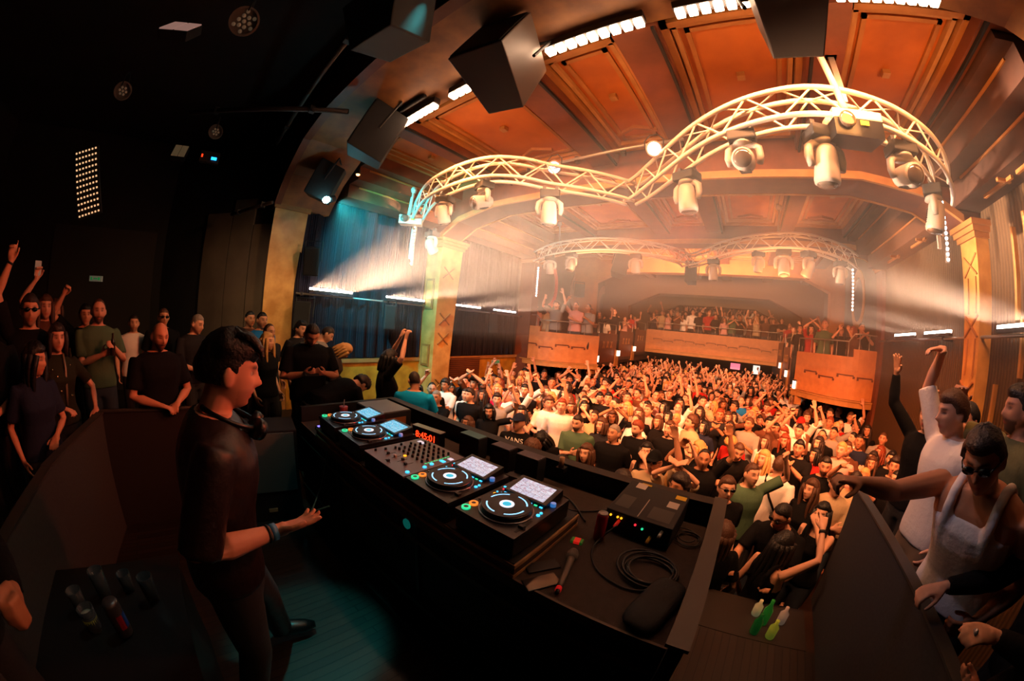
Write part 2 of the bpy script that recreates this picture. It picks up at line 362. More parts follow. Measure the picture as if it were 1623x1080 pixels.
# stage opening: pillar, soffit with knees
pil = MB()
pil.add([(XL-.15, 1.3, .9), (XL+.02, 1.22, .9), (XL+.02, 1.78, .9), (XL-.15, 1.75, .9), (XL-.15, 1.3, 4.75), (XL+.1, 1.22, 4.75), (XL+.1, 1.86, 4.75), (XL-.15, 1.75, 4.75)],
        [[3, 2, 1, 0], [4, 5, 6, 7], [0, 1, 5, 4], [1, 2, 6, 5], [2, 3, 7, 6], [3, 0, 4, 7]])
pil.box(XL-.2, XL+.14, 1.2, 1.9, 4.75, 4.85, 1)
S(pil.build('trim_9', [M_pillar, M_gold]))
M_soffit = mat('brown_gilt_soffit', '#6d4424', .6, var='#8a5a2c', scale=4)  # brown gilt, lighter in random patches
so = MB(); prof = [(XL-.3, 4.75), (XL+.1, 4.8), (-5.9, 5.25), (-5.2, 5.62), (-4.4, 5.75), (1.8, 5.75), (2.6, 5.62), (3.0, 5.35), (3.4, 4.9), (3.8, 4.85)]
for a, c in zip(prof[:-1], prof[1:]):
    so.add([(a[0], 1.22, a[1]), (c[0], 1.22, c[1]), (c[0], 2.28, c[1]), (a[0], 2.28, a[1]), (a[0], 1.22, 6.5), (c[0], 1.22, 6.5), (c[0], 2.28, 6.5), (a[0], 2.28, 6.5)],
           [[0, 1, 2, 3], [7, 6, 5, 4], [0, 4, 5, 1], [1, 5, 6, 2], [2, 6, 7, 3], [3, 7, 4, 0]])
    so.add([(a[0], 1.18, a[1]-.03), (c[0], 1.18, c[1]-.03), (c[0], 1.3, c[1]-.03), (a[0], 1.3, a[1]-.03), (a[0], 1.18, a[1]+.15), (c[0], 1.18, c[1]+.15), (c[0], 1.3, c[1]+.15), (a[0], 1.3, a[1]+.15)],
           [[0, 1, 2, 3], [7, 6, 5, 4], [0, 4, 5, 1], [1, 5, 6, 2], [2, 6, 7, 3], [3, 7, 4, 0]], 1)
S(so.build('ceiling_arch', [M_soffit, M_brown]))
# hall ceiling: slab, long beams, coffers with stepped mouldings
S(MB().box(XL-.3, XR+.3, 1.7, 21.3, 5.95, 6.15).build('ceiling', M_orange))
beams = ((-4.3, -3.95), (-2.3, -1.85), (-.92, -.5), (.82, 1.2), (2.42, 2.8))
tr = MB(); tk = MB(); ml = MB()
bays = ((2.28, 4.75), (5.3, 8.6), (9.1, 12.2), (12.6, 15.4))
for x0, x1 in beams:
    for y0, y1 in bays: tr.box(x0, x1, y0, y1, 5.7, 5.95)
    for y0, y1 in bays[:2]: tk.box(x0+.03 if x0 > 0 else x1-.05, x0+.06 if x0 > 0 else x1-.02, y0, y1, 5.66, 5.7)
S(tr.build('ceiling_beam', M_brown)); S(tk.build('ceiling_track', M_black))
edges = [(-5.35, -4.3), (-3.95, -2.3), (-1.85, -.92), (-.5, .82), (1.2, 2.42)]
for x0, x1 in edges:
    for bi, (y0, y1) in enumerate(bays):
        for k, (d, z) in enumerate(((0, 5.83), (.09, 5.88), (.2, 5.915))):
            t = .05 if k else .07
            a0, a1, c0, c1 = x0+d, x1-d, y0+d+.12, y1-d-.1
            ml.box(a0, a0+t, c0, c1, z, 5.95, k % 2); ml.box(a1-t, a1, c0, c1, z, 5.95, k % 2)
            ml.box(a0, a1, c1-t, c1, z, 5.95, k % 2); ml.box(a0, a1, c0, c0+t, z, 5.95, k % 2)
        xc = (x0+x1)/2
        for s in (-1, 1):      # little gable moulding at the far end of the coffer
            ml.add([(xc, y1-.62, 5.9), (xc, y1-.57, 5.9), (xc+s*.3, y1-.42, 5.9), (xc+s*.3, y1-.47, 5.9), (xc, y1-.62, 5.95), (xc, y1-.57, 5.95), (xc+s*.3, y1-.42, 5.95), (xc+s*.3, y1-.47, 5.95)],
                   [[0, 1, 2, 3], [7, 6, 5, 4], [0, 4, 5, 1], [1, 5, 6, 2], [2, 6, 7, 3], [3, 7, 4, 0]])
        if bi < 2: ml.cbox((xc, (y0+y1)/2-.1, 5.92), (.09, .09, .06), 1)
S(ml.build('ceiling_mouldings', [M_gold, M_goldlt]))

# ------------------------------------------------------------ balconies
M_bal = mat('gilded_balcony_front', '#c9854e', .5, var='#b87542', scale=6, bump=.15)
def offs(poly, d):
    out = []
    for i, p in enumerate(poly):
        a = Vector(poly[max(i-1, 0)]); c = Vector(poly[min(i+1, len(poly)-1)]); t = (c-a).normalized(); out.append((p[0]+t.y*d, p[1]-t.x*d))
    return out
def ribbon(b, line, d0, d1, z0, z1, mi=0):
    A = offs(line, d0); B = offs(line, d1); n = len(line)
    v = [(x, y, z0) for x, y in A]+[(x, y, z0) for x, y in B]+[(x, y, z1) for x, y in A]+[(x, y, z1) for x, y in B]; f = []
    for i in range(n-1):
        f += [[i, i+1, n+i+1, n+i], [2*n+i, 3*n+i, 3*n+i+1, 2*n+i+1], [i, 2*n+i, 2*n+i+1, i+1], [n+i, n+i+1, 3*n+i+1, 3*n+i]]
    f += [[0, n, 3*n, 2*n], [n-1, 3*n-1, 4*n-1, 2*n-1]]
    b.add(v, f, mi)
def lerp(a, b, t): return (a[0]+(b[0]-a[0])*t, a[1]+(b[1]-a[1])*t)
def bow(p0, p1, bulge, n=14):
    out = []
    for i in range(n+1):
        t = i/n; p = lerp(p0, p1, t); out.append((p[0], p[1]-bulge*math.sin(PI*t)))
    return out
def relief(b, line, zc, s=1, mi=1):
    """meander of small bars along a front"""
    n = len(line); L = [0]
    for i in range(n-1): L.append(L[-1]+math.dist(line[i], line[i+1]))
    def at(l):
        for i in range(n-1):
            if l <= L[i+1]: return lerp(line[i], line[i+1], (l-L[i])/(L[i+1]-L[i]))
        return line[-1]
    l = .35*s; k = 0
    while l < L[-1]-.45*s:
        dz = (.03, -.04, .06)[k % 3]*s
        seg = [at(l+.42*s*q/4) for q in range(5)]; ribbon(b, seg, 0, .022, zc+dz, zc+dz+.03*s, mi)
        for q in (0, 4):
            e = [at(l+.1*q*s), at(l+.1*q*s+.05*s)]; ribbon(b, e, 0, .022, zc+dz-.05*s, zc+dz, mi)
        l += .5*s; k += 1
lineL = bow((-6.45, 8.75), (-4.15, 9.75), .55); lineR = bow((1.6, 9.9), (3.48, 8.8), .5)
def balcony(line, z0, zt, step, label, s, lipz=.16):
    e = empty('balcony', (line[0][0], line[0][1], z0), label, 'balcony')
    T = Matrix.Translation(-Vector((line[0][0], line[0][1], z0)))
    k = len(line)
    b = MB()
    for i in range(k-1):
        hi = step(i/(k-1)); ribbon(b, line[i:i+2], -.1, 0, z0+lipz, hi)
    relief(b, line, z0+lipz+(zt-z0-lipz)*.5)
    b.v = [tuple(T @ Vector(p)) for p in b.v]; b.build('front_panel', [M_bal, M_brown], e)
    b = MB(); ribbon(b, line, -.12, .07, z0, z0+lipz); ribbon(b, line, -.12, .1, z0+lipz-.03, z0+lipz)
    b.v = [tuple(T @ Vector(p)) for p in b.v]; b.build('lower_moulding', M_goldlt, e)
    b = MB(); ribbon(b, line, -2.2, -.1, z0+.02, z0+.14)
    b.v = [tuple(T @ Vector(p)) for p in b.v]; b.build('deck', M_dkbrown, e)
    b = MB(); rl = offs(line, -.05)
    hs = [(p[0], p[1], max(step(i/(k-1)), zt)+.34) for i, p in enumerate(rl)]
    b.tube(hs, .016, 6)
    for i in range(0, k, 2): b.tube([(rl[i][0], rl[i][1], zt-.15), (rl[i][0], rl[i][1], hs[i][2])], .013, 6)
    b.v = [tuple(T @ Vector(p)) for p in b.v]; b.build('rail', M_alu, e, smooth=True)
    return e
balcony(lineL, 1.84, 2.88, lambda t: 3.02 if t < .34 else 2.87, 'bowed gilded balcony box on the left, beside the curtained wall', 1)
balcony(lineR, 1.9, 3.0, lambda t: 3.02 if t < .62 else 3.2, 'bowed gilded balcony box on the right, behind the raised arms', 1)
# stepped side boxes climbing towards the back
k = 0
for side in (-1, 1):
    for i, (y0, z) in enumerate(((10.0, 2.98), (11.95, 3.12), (13.9, 3.27))):
        x0 = -4.3 if side < 0 else 1.7
        e = empty('balcony_box', (x0, y0, z-1.1), '%s brown stepped balcony box on the %s side of the gallery' % (('nearest', 'middle', 'farthest')[i], 'left' if side < 0 else 'right'), 'balcony', 'stepped side boxes of the gallery')
        s = -side
        b = MB().box(min(0, -.1*s), max(0, -.1*s), 0, 1.75, .12, 1.1)
        b.box(min(0, -2.2*s), max(0, -2.2*s), .0, .1, .12, 1.1); b.build('front_panel', M_brown, e)
        MB().box(min(-2.2*s, 0), max(-2.2*s, 0), 0, 1.9, 0, .12).build('deck', M_dkbrown, e)
        for y in (.5, .85, 1.2):
            r = MB()
            for q in (-1, 1):
                T = Matrix.Translation((.005*s, y, .72)) @ Matrix.Rotation(R(32)*q, 4, 'X'); r.box(min(0, .02*s), max(0, .02*s), -.018, .018, -.13, .13, 0, T)
            r.build('relief_cross', M_gold, e)
        MB().tube([(-.05*s, .05, 1.1), (-.05*s, .05, 1.42), (-.05*s, 1.7, 1.42), (-.05*s, 1.7, 1.1)], .014, 6).build('rail', M_alu, e)
        c = MB().box(min(-.14*s, .04*s), max(-.14*s, .04*s), -.32, .02, -.2, .4); c.build('bracket', M_gold, e)
        l = empty('wall_lamp', (x0+.09*s, y0-.15, z-.82), 'small square white lamp under the %s box on the %s side of the gallery' % (('nearest', 'middle', 'farthest')[i], 'left' if side < 0 else 'right'), 'lamp', 'square lamps under the gallery boxes')
        MB().box(-.03, .03, -.1, .1, -.1, .1).build('lamp_glass', mat('lit_square_lamp', '#ffffff', .5, emit='#ffe6c8', strength=2.5 if side < 0 else 1.2), l)
        MB().box(-.04, .04, -.12, .12, .1, .13).build('housing', M_dkgrey, l)
# main gallery front and raked deck
lineM = bow((-4.35, 15.9), (2.05, 15.9), -.25, 16)
gm = balcony(lineM, 2.3, 3.36, lambda t: 3.36, 'long straight gilded gallery front across the back of the hall', 1)
S(MB().box(XL, XR, 17.9, 19.4, 2.4, 2.95).box(XL, XR, 19.4, 21, 2.4, 3.35).build('floor_gallery', M_dkbrown))
S(MB().box(XL, -4.4, 10.2, 18, 1.9, 2.3).box(1.75, XR, 10.2, 18, 1.9, 2.3).build('floor_side_gallery', M_dkbrown))
# ceilings stepping down over the gallery
def frame_wall(y0, y1, zo, ch, xl, xr, ztop, m, nm):
    b = MB()
    b.add([(XL, y0, 2.4), (xl, y0, 2.4), (xl, y0, zo-ch*.7), (XL, y0, zo-ch*.7), (XL, y1, 2.4), (xl, y1, 2.4), (xl, y1, zo-ch*.7), (XL, y1, zo-ch*.7)], [[0, 1, 2, 3], [7, 6, 5, 4], [0, 4, 5, 1], [1, 5, 6, 2], [2, 6, 7, 3], [3, 7, 4, 0]])
    b.add([(XR, y0, 2.4), (xr, y0, 2.4), (xr, y0, zo-ch*.7), (XR, y0, zo-ch*.7), (XR, y1, 2.4), (xr, y1, 2.4), (xr, y1, zo-ch*.7), (XR, y1, zo-ch*.7)], [[0, 1, 2, 3], [7, 6, 5, 4], [0, 4, 5, 1], [1, 5, 6, 2], [2, 6, 7, 3], [3, 7, 4, 0]])
    pr = [(XL, zo-ch*.7), (xl, zo-ch*.7), (xl+ch*1.6, zo), (xr-ch*1.6, zo), (xr, zo-ch*.7), (XR, zo-ch*.7)]
    for a, c in zip(pr[:-1], pr[1:]):
        b.add([(a[0], y0, a[1]), (c[0], y0, c[1]), (c[0], y1, c[1]), (a[0], y1, a[1]), (a[0], y0, ztop), (c[0], y0, ztop), (c[0], y1, ztop), (a[0], y1, ztop)], [[0, 1, 2, 3], [7, 6, 5, 4], [0, 4, 5, 1], [1, 5, 6, 2], [2, 6, 7, 3], [3, 7, 4, 0]])
    return S(b.build(nm, m))
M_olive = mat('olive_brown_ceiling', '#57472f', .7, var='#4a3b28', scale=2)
frame_wall(12.2, 12.6, 5.35, .55, -5.6, 3.0, 5.95, M_gold, 'ceiling_beam')
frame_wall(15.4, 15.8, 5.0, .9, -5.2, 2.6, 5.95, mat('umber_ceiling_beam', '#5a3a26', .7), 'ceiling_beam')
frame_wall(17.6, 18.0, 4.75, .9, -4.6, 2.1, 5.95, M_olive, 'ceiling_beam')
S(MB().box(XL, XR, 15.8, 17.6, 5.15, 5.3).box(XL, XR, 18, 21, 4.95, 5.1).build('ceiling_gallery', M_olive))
sb = MB()
for i in range(5): sb.box(-4.2+i*1.35, -3.1+i*1.35, 16.2, 16.5, 5.08, 5.15)
S(sb.build('ceiling_slats', M_gold))
# ornaments painted on the walls beside the galleries
def ring(x, y, z, r0, r1, a0, a1, m, lab, nm, sx, sz=1.35):
    b = MB(); n = 28; v = []
    for i in range(n+1):
        a = R(a0+(a1-a0)*i/n)
        for rr in (r0, r1):
            for dx in (0, .02*sx): v.append((dx, rr*math.cos(a), rr*math.sin(a)*sz))
    f = []
    for i in range(n):
        o = 4*i; f += [[o, o+2, o+6, o+4], [o+1, o+5, o+7, o+3], [o, o+4, o+5, o+1], [o+2, o+3, o+7, o+6]]
    b.add(v, f); o = b.build(nm, m, loc=(x, y, z)); return tag(o, lab, 'wall ornament')
M_red = mat('orange_red_ornament', '#f04c18', .5); M_umb = mat('umber_ornament', '#7a4a34', .6); M_yel = mat('ochre_ornament', '#c89030', .5)
ring(XL+.02, 10.2, 4.5, .5, .68, -75, 60, M_red, 'orange-red painted arc on the wall above the left balcony box', 'wall_ornament', 1)
ring(XL+.02, 12.6, 4.5, .42, .72, 0, 360, M_umb, 'dull brown painted ring on the wall between the orange arc and the loudspeaker', 'wall_ornament', 1)
ring(XL+.02, 15.3, 4.3, .42, .7, 0, 360, M_umb, 'dull brown painted ring on the wall far down the left gallery', 'wall_ornament', 1)
ring(XR-.02, 10.7, 4.6, .45, .62, 0, 360, M_yel, 'ochre painted ring on the wall above the right balcony box', 'wall_ornament', -1)
fl = MB()
for x, y, z0, z1 in ((3.44, 4.0, 3.6, 4.6), (3.44, 3.75, 3.9, 4.7), (3.44, 3.9, 3.0, 3.6), (3.44, 3.45, 4.0, 4.4), (3.44, 4.35, 1.6, 2.9)): fl.box(x, x+.06, y, y+.04, z0, z1)
S(fl.build('trim_10', M_goldlt))
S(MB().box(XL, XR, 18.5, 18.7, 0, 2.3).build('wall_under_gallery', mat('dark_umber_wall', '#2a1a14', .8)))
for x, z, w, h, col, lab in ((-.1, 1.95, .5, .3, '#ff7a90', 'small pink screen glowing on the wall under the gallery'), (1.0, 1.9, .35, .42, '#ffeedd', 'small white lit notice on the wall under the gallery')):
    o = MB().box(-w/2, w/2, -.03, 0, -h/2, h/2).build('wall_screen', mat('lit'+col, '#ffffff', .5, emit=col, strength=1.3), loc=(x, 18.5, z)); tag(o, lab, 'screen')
# gentle haze filling the hall
hz = MB().box(XL+.01, XR-.01, 2.0, 18.4, 2.75, 4.8).build('haze', None or [])
hm = bpy.data.materials.new('haze'); hm.use_nodes = True; nt = hm.node_tree; nt.nodes.clear()
ou = nt.nodes.new('ShaderNodeOutputMaterial'); vs = nt.nodes.new('ShaderNodeVolumeScatter'); vs.inputs['Density'].default_value = .045; vs.inputs['Anisotropy'].default_value = .62
vs.inputs['Color'].default_value = (1, .93, .88, 1); nt.links.new(vs.outputs[0], ou.inputs['Volume'])
hz.data.materials.append(hm); tag(hz, 'thin stage haze hanging in the air of the hall', 'haze', kind='stuff')

# ------------------------------------------------------------ curved trusses
def catmull(P, n=8):
    out = []
    for i in range(len(P)-1):
        p0, p1, p2, p3 = [Vector(P[min(max(j, 0), len(P)-1)]) for j in (i-1, i, i+1, i+2)]
        for k in range(n):
            t = k/n; out.append(.5*((2*p1)+(-p0+p2)*t+(2*p0-5*p1+4*p2-p3)*t*t+(-p0+3*p1-3*p2+p3)*t**3))
    out.append(Vector(P[-1])); return out
def truss(lobes, z, label, hh=.14, ww=.1, rc=.026):
    e = empty('curved_truss', (lobes[0][0][0], lobes[0][0][1], z), label, 'truss')
    o = Vector((lobes[0][0][0], lobes[0][0][1], z))
    lines = [catmull([(x, y, 0) for x, y in L], 10) for L in lobes]
    for su, sw in ((1, 1), (1, -1), (-1, 1), (-1, -1)):
        b = MB()
        for L in lines:
            pts = []
            for i, p in enumerate(L):
                t = (L[min(i+1, len(L)-1)]-L[max(i-1, 0)]).normalized(); nrm = Vector((-t.y, t.x, 0))
                pts.append(p+nrm*ww*sw+Vector((0, 0, z+hh*su))-o)
            b.tube(pts, rc, 8)
        b.build('chord', M_white, e, smooth=True)
    b = MB()
    for L in lines:
        acc = 0; last = None; side = 1
        for i in range(1, len(L)):
            acc += (L[i]-L[i-1]).length
            if last is None or acc >= .27:
                t = (L[min(i+1, len(L)-1)]-L[i-1]).normalized(); nrm = Vector((-t.y, t.x, 0))
                cur = L[i]
                if last is not None:
                    lp, ln = last
                    for sw in (1, -1):
                        b.tube([lp+ln*ww*sw+Vector((0, 0, z+hh*side))-o, cur+nrm*ww*sw+Vector((0, 0, z-hh*side))-o], .011, 6)
                    for su in (1,):
                        b.tube([lp+ln*ww*side*su+Vector((0, 0, z+hh*su))-o, cur-nrm*ww*side*su+Vector((0, 0, z+hh*su))-o], .009, 5)
                    side = -side
                last = (cur, nrm); acc = 0
    b.build('bracing', M_white, e)
    return e, lines
T1L = [(-5.9, 4.0), (-4.55, 3.28), (-3.7, 3.07), (-3.06, 3.08), (-2.68, 3.3), (-2.42, 3.64), (-2.04, 4.0), (-1.74, 4.33), (-1.58, 4.55)]
T1R = [(-1.58, 4.55), (-1.32, 4.33), (-.83, 3.8), (-.37, 3.32), (.04, 3.03), (.45, 2.88), (.79, 2.86), (1.16, 2.95), (1.6, 3.15), (2.08, 3.5), (2.5, 4.0), (2.75, 4.45)]
truss([T1L, T1R], 5.05, 'white curved double-lobed truss nearest the stage, carrying the moving heads')
k = .93
T2 = [[(-5.6, 8.1), (-4.6, 7.45), (-3.75, 7.22), (-2.95, 7.25), (-2.15, 7.75), (-1.6, 8.45), (-1.5, 9.0)], [(-1.5, 9.0), (-1.1, 8.65), (-.28, 7.6), (.52, 7.1), (1.27, 7.05), (2.05, 7.6), (2.6, 8.3)]]
truss(T2, 5.04, 'white curved double-lobed truss far off, hanging before the gallery')
# hanging masts of the near truss and the pipe behind it
def hung(name, pts, rad, m, label, cat='pipe', grp=None, ball=True):
    e = empty(name, pts[0], label, cat, grp); o = Vector(pts[0])
    MB().tube([Vector(p)-o for p in pts], rad, 12).build('pole', m, e, smooth=True)
    b = MB().lathe([(0.001, .07), (.05, .06), (.07, 0), (.05, -.06), (.001, -.07)], 16); b.build('ceiling_joint', m, e, smooth=True, loc=(0, 0, 0))
    return e
hung('hanging_pole', [(.88, 2.78, 5.72), (.98, 2.78, 4.98)], .032, M_white, 'thick white pole in front of the near truss, holding the black projector', 'pole')
hung('hanging_pole', [(-5.55, 3.62, 5.5), (-5.6, 3.62, 4.95)], .035, M_white, 'white pole at the left end of the near truss, holding the pale projector', 'pole')
hung('hanging_pole', [(-4.6, 7.6, 5.8), (-4.55, 7.6, 5.2)], .022, M_grey, 'thin pole carrying the far truss, on its left lobe', 'pole')
hung('hanging_pole', [(.75, 7.2, 5.8), (.72, 7.2, 5.2)], .022, M_grey, 'thin pole carrying the far truss, on its right lobe', 'pole')
e = empty('hanging_bracket', (1.06, 2.95, 5.72), 'flat grey steel bracket from the ceiling beside the thick white pole', 'bracket')
MB().box(-.03, .03, -.01, .01, -.55, 0).build('strap', M_alu, e); MB().box(-.06, .06, -.04, .04, -.02, .03).build('plate', M_alu, e)
e = empty('light_pipe', (-3.3, 4.3, 5.62), 'long grey horizontal pipe above the near truss with two teal lamps', 'pipe')
MB().tube([(0, 0, 0), (2.6, -.1, .02)], .024, 10).build('pipe', M_alu, e, smooth=True)
for x in (.05, .95, 1.7, 2.55): MB().box(x-.03, x+.03, -.04, .04, -.05, .05).build('clamp', M_black, e)
# projectors
def projector(loc, rz, body, side, label, w=.52, d=.42, h=.2, tilt=0):
    e = empty('projector', loc, label, 'projector', rot=(R(tilt), 0, R(rz)))
    MB().box(-w/2, w/2, -d/2, d/2, -h*.35, 0).build('case', body, e, bevel=.012)
    MB().box(-w/2+.004, w/2-.004, -d/2+.002, d/2-.004, -h, -h*.35).build('lower_shell', side, e)
    MB().lathe([(.001, 0), (.07, 0), (.075, .03), (.055, .05), (.001, .045)], 24).build('lens', M_glassdk, e, smooth=True, loc=(-w/4, -d/2, -h*.45), rot=(R(90), 0, 0))
    MB().box(-.04, .04, -.006, 0, -.02, .02).build('warning_sticker', mat('yellow_sticker', '#d8b020'), e, loc=(w*.1, -d/2-.004, -h*.5))
    return e
projector((1.06, 2.9, 4.98), 8, M_white, M_blackgloss, 'black-fronted projector with a white top under the thick white pole', .46, .3, .24, 8)
projector((-5.62, 3.7, 4.98), 50, M_alu, M_white, 'pale grey projector under the left end of the near truss', .45, .36, .17, 6)
# moving heads
def moving_head():
    e = empty('moving_head_lamp', (0, 0, 0), '', 'stage lamp')
    b = MB().box(-.13, .13, -.1, .1, -.1, 0); b.build('base', M_black, e, bevel=.015)
    c = MB()
    for x in (-.08, .08): c.box(x-.02, x+.02, -.03, .03, 0, .07)
    c.box(-.12, .12, -.02, .02, -.01, .02); c.build('clamp_bracket', M_dkgrey, e)
    y = MB(); y.lathe([(.001, -.1), (.09, -.1), (.1, -.13), (.001, -.14)], 20)
    arc = [(-.135, 0, -.32), (-.15, 0, -.25), (-.14, 0, -.17), (-.1, 0, -.135), (0, 0, -.125), (.1, 0, -.135), (.14, 0, -.17), (.15, 0, -.25), (.135, 0, -.32)]
    y.tube(arc, [.03, .036, .038, .034, .03, .034, .038, .036, .03], 10); y.build('yoke', M_grey, e, smooth=True)
    h = MB().lathe([(.001, .15), (.06, .145), (.085, .11), (.095, .03), (.1, -.05), (.105, -.12), (.098, -.15), (.001, -.15)], 22)
    ho = h.build('head', M_grey, e, smooth=True, loc=(0, 0, -.29))
    MB().lathe([(.001, -.151), (.085, -.151), (.08, -.165), (.05, -.175), (.001, -.18)], 22).build('lens', M_glassdk, ho, smooth=True)
    g = MB()
    for i in range(7): g.box(-.05, .05, .088, .1, -.09+i*.022, -.08+i*.022)
    g.build('vent_slats', M_black, ho)
    return e
proto = moving_head()
heads = [((-4.0, 3.2, 4.88), 10, 25, 'with its head tipped, nearest the pale projector on the near truss', .95),
 ((-3.1, 3.12, 4.88), -20, -70, 'pointing at the stage, on the left lobe of the near truss', .95),
 ((-2.43, 3.72, 4.86), 30, 15, 'pointing down under the left teal lamp of the near truss', 1.05),
 ((-.6, 3.68, 4.86), -25, 8, 'pointing down just right of the near truss cusp', 1.05),
 ((.05, 3.02, 4.9), -8, -75, 'lit pale and level between the cusp and the black projector', 1),
 ((.78, 3.0, 4.9), 20, 10, 'half hidden behind the black projector', 1.15),
 ((1.6, 3.18, 4.9), 10, -72, 'pale and level to the right of the black projector', 1.05),
 ((2.3, 3.95, 4.88), 60, 12, 'tall in the right bend of the near truss', 1.1),
 ((-5.4, 4.1, 4.72), 0, 40, 'low beside the left column capital', 1),
 ((-4.75, 7.5, 4.86), 15, 20, 'dark, at the left end of the far truss', 1),
 ((-4.0, 7.28, 4.88), -10, -20, 'grey, second along the left lobe of the far truss', 1),
 ((-2.45, 7.6, 4.88), 5, 15, 'near the middle of the far truss, left of the cusp', 1),
 ((-.7, 8.1, 4.88), -5, 5, 'just right of the far truss cusp', 1.05),
 ((.3, 7.3, 4.88), 30, 10, 'pale and slim on the right lobe of the far truss', .9),
 ((.8, 7.1, 4.9), 0, -12, 'bright grey at the top of the right lobe of the far truss', 1.15),
 ((1.3, 7.1, 4.88), 45, 30, 'black, right beside the bright grey one of the far truss', 1.1),
 ((2.1, 7.7, 4.88), 10, 10, 'dim, at the right end of the far truss', 1)]
for i, (loc, rz, tilt, lab, s) in enumerate(heads):
    o = proto if i == 0 else copy_tree(proto)
    o.location = loc; o.rotation_euler = (0, 0, R(rz)); o.scale = (s, s, s)
    o['label'] = 'moving-head lamp ' + lab; o['group'] = 'moving heads on the near truss' if i < 9 else 'moving heads on the far truss'
    for ch in o.children:
        if ch.name.startswith('head'):
            ch.rotation_euler = (R(tilt), 0, 0)
# teal PAR lamps
def par(loc, aim, label, lit, s=1, n=12, body=M_grey, grp='round lamps with lit diodes on the pipe'):
    e = empty('par_lamp', loc, label, 'stage lamp', grp); d = Vector(aim)-Vector(loc); q = d.to_track_quat('-Z', 'Y').to_euler()
    can = MB().lathe([(.001, .16*s), (.07*s, .15*s), (.1*s, .08*s), (.1*s, -.03*s), (.085*s, -.03*s), (.085*s, 0), (.001, 0)], 24).build('can', body, e, smooth=False, rot=q)
    if lit is M_bluew: MB().lathe([(.001, -.004), (.084*s, -.003), (.084*s, .0)], 24).build('lens', mat('lit_pale_lens', '#ffffff', .5, emit='#dff6ff', strength=1.6), can, smooth=True)
    for i in range(n):
        r = (0, .038, .038, .038, .038, .038, .038, .068, .068, .068, .068, .068, .068, .068)[i]*s; a = i*PI/3+(.4 if i > 6 else 0)
        MB().lathe([(.001, -.012), (.013*s, -.008), (.014*s, .0)], 10).build('diode', lit, can, smooth=True, loc=(r*math.cos(a), r*math.sin(a), -.002))
    MB().tube([(-.115*s, 0, 0), (-.12*s, 0, .12*s), (-.05*s, 0, .2*s), (.05*s, 0, .2*s), (.12*s, 0, .12*s), (.115*s, 0, 0)], .008, 6).build('yoke', M_black, e)
    return e
par((-2.39, 3.71, 5.22), (-.6, 0, 3.2), 'round lamp with pale blue lit diodes, left one on the pipe over the near truss', M_bluew, 1.0)
par((-.98, 3.7, 5.24), (-.4, 0, 3.2), 'round lamp with pale blue lit diodes, right one on the pipe near the cusp', M_bluew, 1.0)
M_dim = mat('dim_cream_lens', '#b8a88c', .4, emit='#8a7a60', strength=.12)  # unlit lenses given a faint glow of their own
par((-3.0, -.22, 5.45), (-.5, .1, 3.6), 'unlit round lamp with brown diodes high in the dark near the top edge', M_dim, 1.4, 12, mat('dim_lamp_body', '#6a6058'), 'unlit round lamps in the dark stage roof')
par((-4.97, -1.55, 5.5), (-1, -.5, 3.2), 'dim round lamp in the dark roof above the dotted panel', M_dim, 1.2, 7, mat('dim_lamp_body', '#6a6058'), 'unlit round lamps in the dark stage roof')
par((-5.5, -.14, 5.45), (-1, 0, 3.2), 'small round lamp beside the red and blue indicator lights in the dark roof', M_dim, 1.1, 7, mat('dim_lamp_body', '#6a6058'), 'unlit round lamps in the dark stage roof')
# blinders over the stage edge
for i, (x0, x1) in enumerate(((-4.0, -3.1), (-2.85, -1.9), (-1.53, -.55), (-.3, .65), (1.0, 1.9))):
    n = 9; w = (x1-x0)
    e = empty('lamp_bar', ((x0+x1)/2, 2.13, 5.6), 'bar of warm glaring lamps, ' + ('leftmost over the stage edge', 'second from the left, half behind a loudspeaker', 'brightest, right of the pale-sided loudspeaker', 'at the top edge before the topmost loudspeaker', 'rightmost over the stage edge')[i], 'lamp bar', 'lamp bars over the stage edge')
    MB().box(-w/2, w/2, -.05, .05, .03, .12).build('housing', M_dkgrey, e, bevel=.01)
    for j in range(n):
        MB().box(-w/n*.36, w/n*.36, -.045, .045, -.02, .03).build('lamp', M_lampb, e, loc=(-w/2+w/n*(j+.5), 0, 0), bevel=.01)
    h = MB(); h.tube([(-w*.35, 0, .12), (-w*.35, 0, .26)], .012, 6).build('hanger', M_black, e); MB().tube([(w*.35, 0, .12), (w*.35, 0, .26)], .012, 6).build('hanger', M_black, e)
hung('light_pipe', [(-4.6, 2.0, 5.74), (-3.2, 2.0, 5.72)], .03, M_black, 'black pipe under the stage arch above the leftmost lamp bar')
